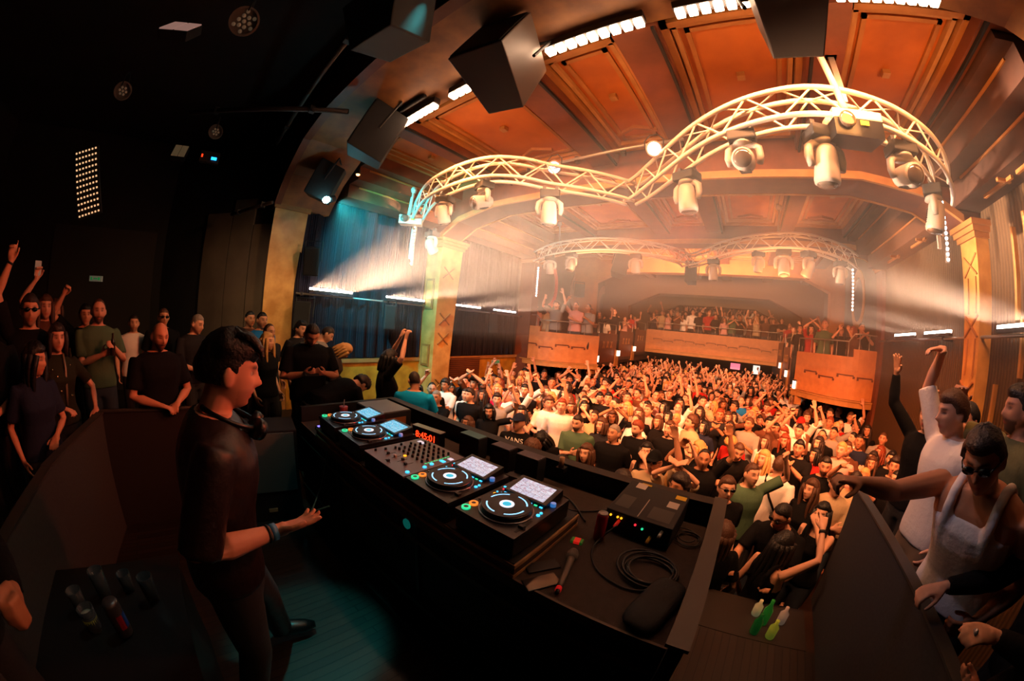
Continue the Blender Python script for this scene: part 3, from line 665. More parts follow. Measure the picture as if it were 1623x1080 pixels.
# light bars on the side walls
e = empty('wall_pipe', (-6.33, 1.8, 3.27), 'thin pale pipe running along the left wall over the curtains', 'pipe')
MB().tube([(0, 0, 0), (0, 6.75, .0)], .02, 8).build('pipe', M_alu, e, smooth=True)
for y in (.1, 2.0, 4.0, 5.3): MB().box(-.14, .03, y-.02, y+.02, -.03, .03).build('bracket', M_dkgrey, e)
e = empty('wall_pipe', (3.33, 2.6, 3.42), 'thin pipe running along the right wall under the light bars', 'pipe')
MB().tube([(0, 0, 0), (0, 5.9, .0)], .02, 8).build('pipe', M_alu, e, smooth=True)
for y in (.4, 3.0, 5.4): MB().box(-.03, .16, y-.02, y+.02, -.03, .03).build('bracket', M_dkgrey, e)
wb = [(-6.3, 2.04, 2.94, 'nearest the stage on the left wall'), (-6.3, 3.73, 4.75, 'just before the left column'), (-6.3, 5.72, 6.64, 'just past the left column'), (-6.3, 7.2, 8.2, 'beside the left balcony box'),
      (3.3, 6.6, 7.5, 'farthest on the right wall'), (3.3, 5.35, 6.2, 'just past the right column'), (3.3, 3.5, 4.2, 'nearest on the right wall at the frame edge')]
for x, y0, y1, lab in wb:
    e = empty('wall_light_bar', (x, (y0+y1)/2, 3.36 if x < 0 else 3.5), 'row of glaring white lamps ' + lab, 'light bar', 'white light bars on the side walls')
    L = y1-y0; s = 1 if x < 0 else -1
    MB().box(-.035, .035, -L/2, L/2, -.05, -.005).build('housing', M_dkgrey, e)
    b = MB()
    for j in range(12): b.cbox((0, -L/2+L/12*(j+.5), .015), (.05, L/12*.72, .04))
    b.build('lamp_row', M_lampc, e)
# hanging pixel strips
for x, y, z1, z0, s, lab in ((-5.85, 3.98, 4.98, 4.05, 1, 'left end of the near truss'), (2.68, 4.4, 4.95, 4.2, 1, 'right end of the near truss'), (-5.55, 8.15, 4.75, 3.86, 1, 'left end of the far truss'), (2.58, 8.35, 4.92, 3.98, 1, 'right end of the far truss')):
    e = empty('pixel_strip', (x, y, z1), 'vertical strip of lit dots hanging at the ' + lab, 'light strip', 'vertical lit strips at the truss ends')
    MB().box(-.02, .02, 0, .03, z0-z1, 0).build('backing', M_alu, e)
    if y < 5: MB().box(-.13, -.08, .0, .03, z0-z1+.15, 0).build('side_rail', M_white, e)
    n = 12
    for j in range(n):
        MB().lathe([(.001, -.016), (.016, -.008), (.02, .004)], 10).build('lamp', M_lampw if x < 0 and y < 5 else M_lampc, e, loc=(0, -.006, (z0-z1)*(j+.5)/n), rot=(R(90), 0, 0) if False else (R(-90), 0, 0))
# teal spot
e = empty('teal_spotlight', (-5.23, 1.8, 4.72), 'glaring teal spotlight beside the pillar of the stage opening', 'spotlight')
MB().lathe([(.001, .14), (.05, .13), (.06, 0), (.05, -.01), (.001, -.01)], 18).build('housing', M_black, e, smooth=True, rot=(R(70), 0, R(150)))
MB().lathe([(.001, -.04), (.045, -.03), (.062, -.008), (.062, 0)], 18).build('lens', mat('lit_teal_glare', '#fff', .5, emit='#a8fbff', strength=60) if False else mat('lit_teal_glare', '#ffffff', .5, emit='#8ff4ff', strength=60), e, smooth=True, loc=(.07, -.05, -.02), rot=(R(-75), 0, R(-125)))
e = empty('small_spotlight', (-4.55, 1.95, 5.0), 'small orange glaring lamp between two loudspeakers under the arch', 'spotlight')
MB().lathe([(.001, .08), (.03, .07), (.035, 0), (.001, -.01)], 14).build('housing', M_black, e, smooth=True)
MB().lathe([(.001, -.03), (.022, -.02), (.03, -.005)], 14).build('lens', mat('lit_orange_glare', '#ffffff', .5, emit='#ff9a5a', strength=9), e, smooth=True)

# ------------------------------------------------------------ loudspeakers
def speaker(loc, rot, size, label, body=M_black, grille=None, grp=None, name='loudspeaker', stand=True):
    w_, d_, h_ = size; e = empty(name, loc, label, 'loudspeaker', grp, rot=[R(a) for a in rot])
    poly = [(-w_/2, -d_/2), (w_/2, -d_/2), (w_*.34, d_/2), (-w_*.34, d_/2)]
    MB().prism(poly, -h_/2, h_/2).build('cabinet', body, e, bevel=.012)
    MB().box(-w_/2+.02, w_/2-.02, -d_/2-.012, -d_/2+.002, -h_/2+.02, h_/2-.02).build('grille', grille or mat('black_grille', '#08080a', .7, bump=.6, bscale=260), e, bevel=.006)
    if stand:
        b = MB(); b.tube([(-w_/2-.02, 0, 0), (-w_/2-.02, .05, h_/2+.1), (w_/2+.02, .05, h_/2+.1), (w_/2+.02, 0, 0)], .016, 6); b.build('bracket', M_black, e)
    return e
G = 'large loudspeakers under the stage arch'
M_cabpale = mat('grey_brown_cabinet', '#54463c', .5)
speaker((-5.5, 1.8, 5.1), (-20, 8, -28), (.42, .42, .62), 'black loudspeaker under the arch above the teal spotlight', grp=G)
speaker((-3.95, 1.85, 5.36), (-20, 8, -25), (.55, .5, .72), 'black loudspeaker with a visible bracket, second from the pillar under the arch', grp=G)
speaker((-1.72, 1.8, 5.3), (-24, 4, 8), (.52, .62, .72), 'large loudspeaker with a pale lit side, beside the brightest lamp bar', M_cabpale, grp=G)
speaker((.5, 1.85, 5.2), (-24, 0, 0), (.5, .55, .6), 'loudspeaker cut off by the top edge of the photo', M_cabpale, grp=G)
G = 'small loudspeakers on the side walls'
speaker((-6.1, 1.98, 3.85), (15, 0, 60), (.28, .26, .5), 'small loudspeaker on the pillar, upper of two, lit teal', grp=G)
speaker((-6.1, 1.9, 2.86), (-12, 0, 60), (.3, .28, .5), 'small loudspeaker on the pillar, lower of two', grp=G)
speaker((-6.2, 3.78, 2.95), (0, 0, 70), (.24, .26, .5), 'slim loudspeaker on the curtained wall before the left column', M_dkgrey, grp=G)
speaker((-6.25, 5.62, 2.95), (0, 0, 60), (.2, .2, .45), 'slim dark loudspeaker just past the left column', grp=G)
speaker((-6.2, 7.07, 2.96), (-10, 0, 60), (.24, .24, .5), 'slim loudspeaker below the farthest light bar on the left wall', grp=G)
G = 'loudspeakers hung before the gallery'
speaker((-3.1, 8.3, 4.75), (-10, 14, 25), (.4, .4, .55), 'tilted black loudspeaker hung before the gallery, left of the far truss cusp', grp=G)
speaker((-1.4, 9.4, 4.8), (-8, 0, 0), (.34, .36, .55), 'square black loudspeaker hung right below the far truss cusp', grp=G)
speaker((-6.1, 11.9, 4.55), (0, 0, 40), (.4, .35, .5), 'faint black loudspeaker between the wall ring and the gallery opening on the left', grp=G)
# dark stage roof gear
def pipe(a, b, label, rad=.03, m=M_black):
    e = empty('ceiling_pipe', a, label, 'pipe', 'pipes under the dark stage roof'); MB().tube([(0, 0, 0), Vector(b)-Vector(a)], rad, 8).build('pipe', m, e, smooth=True)
    for t in (.2, .8): MB().cbox(tuple((Vector(b)-Vector(a))*t), (.07, .07, .09)).build('clamp', M_dkgrey, e)
Mp = mat('brown_black_pipe', '#2a201c', .6)
pipe((-5.4, -.6, 5.6), (-3.9, 1.35, 5.5), 'long dark pipe under the stage roof, ending at the arch', .035, Mp)
pipe((-5.9, .9, 5.7), (-2.2, .75, 5.7), 'dark pipe under the stage roof parallel to the arch', .035, Mp)
pipe((-6.9, .5, 4.6), (-5.6, 1.0, 4.6), 'dark pipe low above the grey wall panels', .03, Mp)
def window_lamp(loc, rot, s, label, col):
    e = empty('flood_lamp', loc, label, 'stage lamp', 'square flood lamps in the stage roof', rot=[R(a) for a in rot])
    MB().box(-.16*s, .16*s, 0, .1, -.2*s, .2*s).build('housing', M_black, e, bevel=.01)
    for x in (-.08, .08): MB().box(x*s-.072*s, x*s+.072*s, -.012, 0, -.18*s, .18*s).build('lens', mat('dim_pink_lens'+col, '#8a6a60', .4, emit=col, strength=.5), e)
window_lamp((-3.35, -.8, 5.45), (-40, 0, 75), .95, 'square flood lamp with a pink lens in the dark roof near the top edge', '#b88a7c')
window_lamp((-6.3, -.66, 5.35), (-30, 0, 80), .75, 'smaller square flood lamp with a dull yellow lens in the dark roof', '#5c4c34')
e = empty('dotted_light', (-4.76, -1.56, 4.25), 'slanted panel of small glowing dots in the dark at the left', 'light panel', rot=(R(4), R(-18), R(78)))
MB().box(-.16, .16, 0, .04, -.4, .4).build('backing', M_black, e)
for j in range(12):
    b = MB()
    for i in range(7): b.cbox((-.13+i*.043, -.004, -.37+j*.067), (.018, .01, .018))
    b.build('dot_row', mat('lit_small_dots', '#fff0e0', .5, emit='#ffc890', strength=.9), e)
e = empty('indicator_box', (-5.35, -.12, 5.0), 'small dark box with a red and a blue indicator light in the stage roof', 'stage lamp', rot=(0, 0, R(85)))
MB().box(-.14, .14, 0, .08, -.08, .08).build('box', M_black, e)
MB().box(-.12, -.1, -.01, 0, -.02, .02).build('red_light', mat('lit_red', '#ff2010', .5, emit='#ff3010', strength=3), e)
MB().box(.03, .11, -.01, 0, -.04, .0).build('blue_light', mat('lit_blue', '#20a0ff', .5, emit='#20a0ff', strength=3), e)
speaker((-1.95, .76, 5.15), (-70, 0, 10), (.62, .45, .4), 'dark teal-lit loudspeaker above the stage at the top edge', grp=None, stand=False)
exit_sign((-5.75, -1.5, 3.24), (0, 0, R(-14)), 'tiny dim exit sign in the dark behind the people at the left', .6)

# ------------------------------------------------------------ the booth
M_top = mat('brown_black_table_felt', '#3a2c26', .9, var='#33271f', scale=30, bump=.2, bscale=200)
M_edge = mat('raw_plywood_edge', '#c89c68', .6, var='#94704a', scale=8, stretch=(1, 12, 12) if False else None)
M_steel = mat('dark_grey_steel', '#3c3a38', .4, .3)
booth = empty('dj_booth', (-1.45, .95, 1.12), 'long black booth carrying the music decks, between the performer and the crowd', 'booth')
O = Vector((-1.45, .95, 1.12)); XB0, XB1, YB0, YB1, ZT = -3.05, .03, .95, 1.93, 1.98
def bb(b): b.v = [tuple(Vector(p)-O) for p in b.v]; return b
bb(MB().box(XB0, XB1, YB0, YB1, ZT-.04, ZT)).build('tabletop', M_top, booth)
bb(MB().box(XB0, XB1, YB0-.012, YB0, ZT-.05, ZT+.004).box(XB0, XB1, YB0-.02, YB0-.008, ZT-.16, ZT-.13)).build('front_rail', mat('worn_brown_edge', '#4c3a2c', .5), booth)
bb(MB().box(XB0, XB1, YB0+.02, YB0+.05, 1.16, ZT-.04)).build('front_panel', mat('black_booth_panel', '#120f0e', .7), booth)
bb(MB().box(XB0, XB1, YB0-.1, YB0+.02, 1.12, 1.2).box(XB0, XB1, YB0-.03, YB0+.02, 1.34, 1.38)).build('kick_board', mat('dark_grey_kickboard', '#2a2624', .5), booth)
for x in (-2.25, -1.27, -.35): bb(MB().box(x-.012, x+.012, YB0+.0, YB0+.025, 1.2, ZT-.05)).build('joint_strip', M_steel, booth)
bb(MB().box(XB0, XB1+.05, YB1, YB1+.05, 1.12, 2.1).box(XB0, XB1+.05, YB1-.03, YB1+.06, 2.1, 2.125)).build('crowd_board', mat('black_crowd_board', '#141212', .55), booth)
bb(MB().box(XB1, XB1+.05, YB0-.12, YB1+.05, 1.12, 2.12)).build('end_board', mat('grey_end_board', '#2e2b29', .6), booth)
bb(MB().box(XB1-.014, XB1+.062, YB0-.13, YB1+.06, 2.12, 2.135)).build('end_cap', mat('grey_rim', '#3e3a37', .5), booth)
bb(MB().box(XB0-.05, XB0, YB0, YB1+.05, 1.12, 2.12)).build('side_board', M_black, booth)
bb(MB().box(-.5, .02, YB0-.14, YB0-.02, 1.12, 1.42)).build('vent_grille', mat('perforated_grey_metal', '#3c4444', .5, .3, bump=.8, bscale=150), booth)
MB().lathe([(.001, 0), (.045, 0), (.045, .01), (.001, .012)], 20).build('cable_port', M_dkgrey, booth, rot=(R(90), 0, 0), loc=Vector((-1.5, .97, 1.66))-O)
MB().lathe([(.001, 0), (.03, 0), (.03, .008), (.001, .01)], 16).build('lamp_button', mat('teal_lit_button', '#1a8a80', .4, emit='#0c6a60', strength=.4), booth, rot=(R(90), 0, 0), loc=Vector((-1.33, .94, 1.9))-O)
# riser under the decks
rs = empty('deck_riser', (-1.65, 1.2, ZT), 'low plywood riser with raw edges under the music decks', 'riser')
MB().box(-1.0, 1.03, -.26, .3, .0, .02).build('lower_board', M_edge, rs, bevel=.003)
MB().box(-1.0, 1.03, -.255, .3, .05, .07).build('upper_board', M_edge, rs, bevel=.003)
MB().box(-1.0, 1.028, -.253, .29, .02, .05).build('core', mat('brown_riser_core', '#4e3826', .6), rs)
MB().box(-1.0, 1.02, -.25, .3, .07, .074).build('felt_top', M_black, rs)

# screens with running waveforms
def screen_mat(name, base, a, b_, strength):
    m = bpy.data.materials.new(name); m.use_nodes = True; nt = m.node_tree; p = nt.nodes['Principled BSDF']; p.inputs['Roughness'].default_value = .2
    p.inputs['Base Color'].default_value = (.02, .02, .02, 1)
    tc = nt.nodes.new('ShaderNodeTexCoord'); sp = nt.nodes.new('ShaderNodeSeparateXYZ'); nt.links.new(tc.outputs['Object'], sp.inputs[0])
    mp = nt.nodes.new('ShaderNodeMapping'); mp.inputs['Scale'].default_value = (14, 70, 1); nt.links.new(tc.outputs['Object'], mp.inputs['Vector'])
    n = nt.nodes.new('ShaderNodeTexNoise'); n.inputs['Scale'].default_value = 2.2; n.inputs['Detail'].default_value = 3; nt.links.new(mp.outputs[0], n.inputs['Vector'])
    r = nt.nodes.new('ShaderNodeValToRGB'); e = r.color_ramp.elements; r.color_ramp.interpolation = 'CONSTANT'
    e[0].position = 0; e[0].color = lin(base); e[1].position = .5; e[1].color = lin(a); x = e.new(.58); x.color = lin(b_); x = e.new(.66); x.color = lin(base)
    nt.links.new(n.outputs['Fac'], r.inputs['Fac'])
    br = nt.nodes.new('ShaderNodeTexBrick'); br.inputs['Scale'].default_value = 1; br.inputs['Brick Width'].default_value = .07; br.inputs['Row Height'].default_value = .031; br.inputs['Mortar Size'].default_value = .0012
    br.inputs['Color1'].default_value = (1, 1, 1, 1); br.inputs['Color2'].default_value = (.8, .85, .95, 1); br.inputs['Mortar'].default_value = (.4, .42, .5, 1)
    nt.links.new(tc.outputs['Object'], br.inputs['Vector'])
    mx = nt.nodes.new('ShaderNodeMix'); mx.data_type = 'RGBA'; mx.blend_type = 'MULTIPLY'; mx.inputs['Factor'].default_value = 1
    nt.links.new(r.outputs['Color'], mx.inputs[6]); nt.links.new(br.outputs['Color'], mx.inputs[7])
    nt.links.new(mx.outputs[2], p.inputs['Emission Color']); p.inputs['Emission Strength'].default_value = strength
    return m
M_scr1 = screen_mat('lit_white_screen', '#e8e4ee', '#c89aa8', '#e8f0ff', .95)
M_scr2 = screen_mat('lit_blue_screen', '#7adcf4', '#3aa8d8', '#d8f6ff', .95)
M_deck = mat('black_deck_faceplate', '#1c1c20', .28, bump=.05)
M_platter = mat('black_platter', '#0e0e10', .35)
M_ring = mat('silver_ring', '#9a9aa4', .25, .6)
def em(nm, c, s): return mat(nm, c, .4, emit=c, strength=s)
E_cue, E_play, E_blue, E_amber, E_red, E_cyan = em('lit_orange_button', '#ff8a30', 1.0), em('lit_green_button', '#30e8a0', 1.0), em('lit_sky_button', '#40c8ff', 1.5), em('lit_amber_button', '#ffb020', 1.6), em('lit_red_button', '#ff3040', 1.2), em('lit_platter_light', '#8fd4ff', 1.6)
def put(parent, name, m, mb, loc, smooth=False, rot=None): return mb.build(name, m, parent, smooth=smooth, loc=loc, rot=rot)
def cyl(r, h, n=20): return MB().lathe([(.001, 0), (r, 0), (r, h*.8), (r*.93, h), (.001, h)], n)
def annulus(r0, r1, h, n=40): return MB().lathe([(r0, 0), (r1, 0), (r1, h), (r0, h), (r0, 0)], n)
def deck():
    e = empty('media_deck', (0, 0, 0), '', 'music deck', 'media decks in a row on the riser')
    W, Dp, H = .33, .455, .115     # origin: front left corner seen by the performer, bottom
    b = MB().box(0, W, 0, Dp, .012, H-.02); b.build('case', M_blackgloss, e, bevel=.006)
    put(e, 'faceplate', M_deck, MB().box(-.002, W+.002, -.004, Dp*.98, H-.02, H), None)
    for x, y in ((.03, .03), (W-.03, .03), (.03, Dp-.03), (W-.03, Dp-.03)): put(e, 'foot', M_rubber, cyl(.018, .012), (x, y, 0))
    j = put(e, 'jog_wheel', M_platter, cyl(.103, .03, 48), (.165, .158, H)); j.scale = (1.14, 1.14, 1)
    put(j, 'outer_ring', M_ring, annulus(.103, .112, .006), (0, 0, 0), True)
    put(j, 'finger_dimples', M_dkgrey, MB().lathe([(.084, .0302), (.1, .0302), (.1, .022), (.084, .022)], 40), (0, 0, 0))
    for a0 in (-150, -60, 30, 120):
        g = MB(); n = 8
        v = []; f = []
        for i in range(n+1):
            a = R(a0+62*i/n)
            for r in (.077, .083): v += [(r*math.cos(a), r*math.sin(a), .0305)]
            if i: f.append([2*i-2, 2*i-1, 2*i+1, 2*i])
        g.add(v, f); put(j, 'light_arc', E_cyan, g, (0, 0, .0006))
    put(j, 'hub_ring', em('lit_hub_ring', '#e8f4ff', 1.0), annulus(.018, .03, .002), (0, 0, .03))
    put(j, 'hub_display', em('lit_hub_display', '#30b8d8', 1.0), cyl(.017, .002), (0, 0, .03))
    # raised, tilted screen
    T = Matrix.Translation((.165, .375, H)) @ Matrix.Rotation(R(12), 4, 'X')
    so_ = MB().box(-.125, .125, -.075, .085, -.02, .022); s_ = so_.build('screen_housing', M_blackgloss, e, bevel=.004, loc=(.165, .37, H+.006), rot=(R(10), 0, 0))
    put(s_, 'screen', M_scr1, MB().box(-.1, .1, -.06, .062, .022, .0235), None)
    for i in range(8): put(e, 'hot_cue_button', E_play if i == 6 else E_blue, MB().box(-.008, .008, -.004, .004, 0, .004), (.06+i*.03, .283, H))
    for i, x in enumerate((.02, .045)): put(e, 'side_button', E_blue, MB().box(-.008, .008, -.005, .005, 0, .004), (x, .33, H))
    put(e, 'play_button', E_play, annulus(.012, .021, .008, 24), (.03, .035, H)); put(e, 'cue_button', E_cue, annulus(.012, .021, .008, 24), (.03, .085, H))
    put(e, 'button_cap', M_deck, cyl(.012, .007), (.03, .035, H)); put(e, 'button_cap', M_deck, cyl(.012, .007), (.03, .085, H))
    for x, y in ((.03, .215), (.05, .205)): put(e, 'amber_button', E_amber, cyl(.009, .004), (x, y+.02, H))
    for x, y in ((.025, .26), (.047, .265)): put(e, 'small_button', E_blue, cyl(.005, .004), (x, y, H))
    put(e, 'red_light', E_red, cyl(.006, .004), (.03, .305, H))
    for k2 in range(3): put(e, 'loop_button', M_ring, cyl(.006, .006), (.015+.018*k2, .14+.01*k2, H))
    put(e, 'browse_knob', mat('blue_lit_knob', '#d8ecff', .3, emit='#3a8ae0', strength=.5), cyl(.014, .018), (.305, .335, H))
    put(e, 'tempo_slot', M_black, MB().box(-.006, .006, -.06, .06, 0, .001), (.305, .1, H)); put(e, 'tempo_fader', M_dkgrey, MB().box(-.013, .013, -.01, .01, 0, .014), (.305, .085, H))
    put(e, 'mode_button', E_blue, cyl(.009, .005), (.3, .215, H)); put(e, 'mode_button', E_blue, cyl(.007, .005), (.3, .24, H)); put(e, 'red_light', E_red, cyl(.006, .004), (.285, .18, H))
    return e
dk = deck(); ZD = ZT+.074; YD = .96
decks = [(-.98, 'nearest the bare end of the booth, its screen white'), (-1.36, 'second from the bare end of the booth, beside the mixer'), (-2.21, 'just beyond the mixer with a blue screen'), (-2.6, 'farthest, at the left end, with a blue screen')]
for i, (x, lab) in enumerate(decks):
    o = dk if i == 0 else copy_tree(dk)
    o.location = (x, YD, ZD); o['label'] = 'media deck with jog wheel, ' + lab
for o in list(bpy.data.objects):     # the two far decks show a bluer screen
    if o.name.startswith('screen.') and o.parent and o.parent.parent and o.parent.parent.location.x < -2: 
        o.material_slots[0].link = 'OBJECT'; o.material_slots[0].material = M_scr2
# mixer
mx = empty('dj_mixer', (-1.82, YD, ZD), 'black mixer crowded with knobs and faders in the middle of the decks', 'mixer')
W, Dp, H = .43, .46, .105
MB().box(0, W, 0, Dp, 0, H-.01).build('case', M_blackgloss, mx, bevel=.006); put(mx, 'faceplate', mat('grey_mixer_faceplate', '#77727a', .3, .2), MB().box(0, W, 0, Dp, H-.01, H), None)
knob = MB().lathe([(.001, 0), (.009, 0), (.0075, .016), (.001, .018)], 12).mesh('knob', M_blackgloss, True)
for cx in range(6):
    for ry in range(6):
        o = bpy.data.objects.new('knob', knob); C.objects.link(o); o.parent = mx; o.location = (.1+cx*.047, .2+ry*.042, H)
for cx in range(4):
    put(mx, 'fader_slot', M_black, MB().box(-.002, .002, -.035, .035, 0, .001), (.125+cx*.062, .12, H)); put(mx, 'channel_fader', M_white if cx == 1 else M_dkgrey, MB().box(-.009, .009, -.006, .006, 0, .014), (.125+cx*.062, .1+.012*(cx % 3), H))
put(mx, 'crossfader_slot', M_black, MB().box(-.03, .03, -.002, .002, 0, .001), (.215, .04, H)); put(mx, 'crossfader', M_dkgrey, MB().box(-.006, .006, -.009, .009, 0, .014), (.22, .04, H))
for i, (x, y) in enumerate(((.4, .05), (.4, .17), (.39, .23))): put(mx, 'lit_button', E_blue, cyl(.012, .006), (x, y, H))
put(mx, 'effect_display', E_blue, MB().box(-.018, .018, -.012, .012, 0, .003), (.395, .31, H)); put(mx, 'effect_display', mat('lit_white_display', '#d8d8e8', .3, emit='#d8d8e8', strength=.8), MB().box(-.016, .016, -.014, .014, 0, .003), (.4, .37, H))
put(mx, 'level_display', mat('lit_white_display', '#d8d8e8'), MB().box(-.03, .03, -.014, .014, 0, .003), (.07, .4, H)); put(mx, 'amber_button', E_amber, cyl(.01, .006), (.205, .17, H))
for i, x in enumerate((.04, .055, .07, .04, .06)): put(mx, 'side_knob', M_blackgloss, cyl(.008, .015), (x, .06+.065*i, H))
lv = MB()
for i in range(9): lv.box(.36, .366, .2+i*.022, .214+i*.022, H, H+.002)
lv.build('level_meter', em('lit_green_meter', '#40e890', .8), mx)
# small mixer box at the far end
bx = empty('mixer_case', (-2.85, 1.42, ZT+.02), 'small case with a teal-lit top at the far end of the booth', 'case')
MB().box(0, .42, 0, .34, 0, .17).build('body', M_black, bx, bevel=.008); MB().box(.01, .41, .01, .33, .17, .176).build('lid', mat('grey_case_lid', '#8a9290', .4), bx)
MB().box(.424, .428, .05, .28, .03, .12).build('side_plate', M_gold, bx)
cp = empty('paper_cup', (-2.98, 1.35, ZT), 'red paper cup with a straw at the far end of the booth', 'cup')
MB().lathe([(.001, 0), (.03, 0), (.042, .13), (.038, .13), (.001, .125)], 20).build('cup', mat('red_cup', '#b02028', .4), cp, smooth=True); MB().tube([(0, 0, .1), (.02, .0, .2)], .004, 6).build('straw', M_white, cp)
# digital clock with red digits
ck = empty('digital_clock', (-2.0, 1.62, ZT), 'digital clock with orange-red digits standing behind the decks', 'clock', rot=(0, 0, R(8)))
MB().box(-.15, .15, -.03, .03, .04, .16).build('case', M_blackgloss, ck, bevel=.005); MB().box(-.152, .152, -.032, .032, .16, .165).build('top', M_alu, ck)
tm = text_mesh('8:45:01', .075, .001); tm.materials.append(em('lit_red_digits', '#ff3010', 4)); o = bpy.data.objects.new('digits', tm); C.objects.link(o); o.parent = ck; o.location = (0, -.032, .1); o.rotation_euler = (R(90), 0, 0)
MB().box(-.09, .09, -.06, -.03, 0, .04).build('foot', mat('red_lit_foot', '#a01828', .5), ck)  # red light put into the foot's colour
for i, (x, w_, lab) in enumerate(((-1.68, .2, 'low black lit-top unit behind the mixer, beside the clock'), (-1.38, .17, 'low grey-topped unit in the middle of the crowd board'), (-1.15, .18, 'low black unit beside the small red display'))):
    u = empty('rack_unit', (x, 1.8, ZT), lab, 'audio unit', 'small units along the crowd board'); MB().box(-w_/2, w_/2, -.05, .05, 0, .17).build('case', M_black, u, bevel=.006)
    MB().box(-w_/2+.005, w_/2-.005, -.048, .048, .17, .174).build('lid', mat('teal_lit_lid' if i == 0 else 'plum_grey_lid', '#3e7078' if i == 0 else '#4c4450', .5), u)  # first lid has the teal light put into its colour
rd = empty('small_display', (-1.12, 1.62, ZT), 'small black box with two red digits behind the decks', 'display', rot=(0, 0, R(5)))
MB().box(-.07, .07, -.03, .03, 0, .09).build('case', M_blackgloss, rd, bevel=.004); tm = text_mesh('41', .05, .001); tm.materials.append(em('lit_red_digits', '#ff3010', 4)); o = bpy.data.objects.new('digits', tm); C.objects.link(o); o.parent = rd; o.location = (0, -.032, .05); o.rotation_euler = (R(90), 0, 0)
# splitter box with plugs and coil
sb_ = empty('stage_box', (-.32, 1.72, ZT), 'black sloped connection box with plugged leads at the end of the booth', 'stage box', rot=(0, 0, R(-3)))
MB().add([(-.17, -.17, 0), (.19, -.17, 0), (.19, .17, 0), (-.17, .17, 0), (-.17, -.17, .13), (.19, -.17, .13), (.19, .17, .17), (-.17, .17, .17)], [[3, 2, 1, 0], [4, 5, 6, 7], [0, 1, 5, 4], [1, 2, 6, 5], [2, 3, 7, 6], [3, 0, 4, 7]]).build('body', M_black, sb_, bevel=.006)
def slab(x0, x1, y0, y1, m, nm, dz=.002): 
    z = lambda y: .13+(y+.17)/.34*.04+dz
    MB().add([(x0, y0, z(y0)), (x1, y0, z(y0)), (x1, y1, z(y1)), (x0, y1, z(y1))], [[0, 1, 2, 3]]).build(nm, m, sb_)
slab(-.15, -.07, -.12, .0, mat('pale_print', '#3a3632'), 'printed_panel'); slab(.04, .16, -.14, -.03, mat('pale_print', '#3a3632'), 'printed_panel')
slab(-.005, .0, -.16, .02, M_alu, 'seam'); slab(.1, .16, .0, .06, mat('paper_label', '#c8b8b0'), 'paper_label'); slab(-.12, -.06, .1, .16, mat('paper_label', '#c8b8b0'), 'paper_label')
slab(.12, .18, .1, .14, mat('yellow_tape', '#d8b020'), 'yellow_tape'); slab(-.1, -.04, .15, .168, mat('yellow_tape', '#d8b020'), 'yellow_tape')
for x, z, c in ((-.14, .1, E_amber), (-.1, .1, E_amber), (-.08, .1, E_amber), (.0, .09, E_red), (.04, .08, E_play)): MB().lathe([(.001, 0), (.006, 0), (.006, .006), (.001, .007)], 10).build('indicator', c, sb_, loc=(x, -.17, z), rot=(R(90), 0, 0))
for x, z, m in ((-.09, .08, em('red_plug', '#c02018', .3)), (.09, .05, mat('yellow_plug', '#c89020')), (.14, .1, M_alu)): MB().tube([(x, -.17, z), (x, -.22, z-.01)], .009, 10).build('plug', m, sb_, smooth=True)  # the red plug is given a slight glow, it is no lamp
def coil(name, c, r, n, label, z0, seed=1, rad=.006):
    rnd = random.Random(seed); pts = []
    for i in range(n*26):
        a = i/26*2*PI; rr = r*(1+.12*math.sin(a*.37+seed)+.05*rnd.uniform(-1, 1)*0); pts.append((c[0]+rr*math.cos(a)+.02*math.sin(a/n*1.7), c[1]+rr*.92*math.sin(a)+.015*math.cos(a/n*2.3), z0+rad+.009*abs(math.sin(i*.13))+.004*(i/26)))
    return tag(MB().tube(pts, rad, 6).build(name, M_rubber, smooth=True), label, 'cable')
coil('cable_coil', (-.17, 1.33), .12, 5, 'coil of black cable lying on the bare end of the booth', ZT, 2)
coil('cable_coil', (-.07, 1.7), .07, 3, 'small loop of black lead right of the connection box', ZT, 5, .004)
def cable(pts, rad, label, m=M_rubber, name='cable'): return tag(MB().tube(catmull(pts, 10), rad, 6).build(name, m, smooth=True), label, 'cable')
cable([(-.41, 1.5, ZT+.08), (-.46, 1.42, ZT+.02), (-.44, 1.3, ZT+.01), (-.35, 1.2, ZT+.008), (-.2, 1.17, ZT+.008), (-.08, 1.25, ZT+.01)], .005, 'black lead running from the red plug round the cable coil')
cable([(-.6, 1.55, ZT+.01), (-.8, 1.72, ZT+.01), (-.95, 1.7, ZT+.012), (-.9, 1.6, ZT+.01), (-.7, 1.62, ZT+.008), (-.55, 1.75, ZT+.008)], .005, 'black looped lead behind the deck nearest the bare end')
cable([(-1.9, 1.6, ZT+.01), (-1.75, 1.52, ZT+.05), (-1.6, 1.66, ZT+.03), (-1.45, 1.55, ZT+.04), (-1.25, 1.62, ZT+.01), (-1.0, 1.55, ZT+.01)], .005, 'tangled leads between the mixer and the clock')
cable([(-2.38, .93, 1.95), (-2.36, .86, 1.7), (-2.2, .72, 1.62), (-2.05, .66, 1.68), (-1.95, .75, 1.75)], .007, 'teal-lit cable hanging off the near edge of the booth', mat('teal_lit_cable', '#5a8a88', .5))  # teal light on the cable is put into its colour
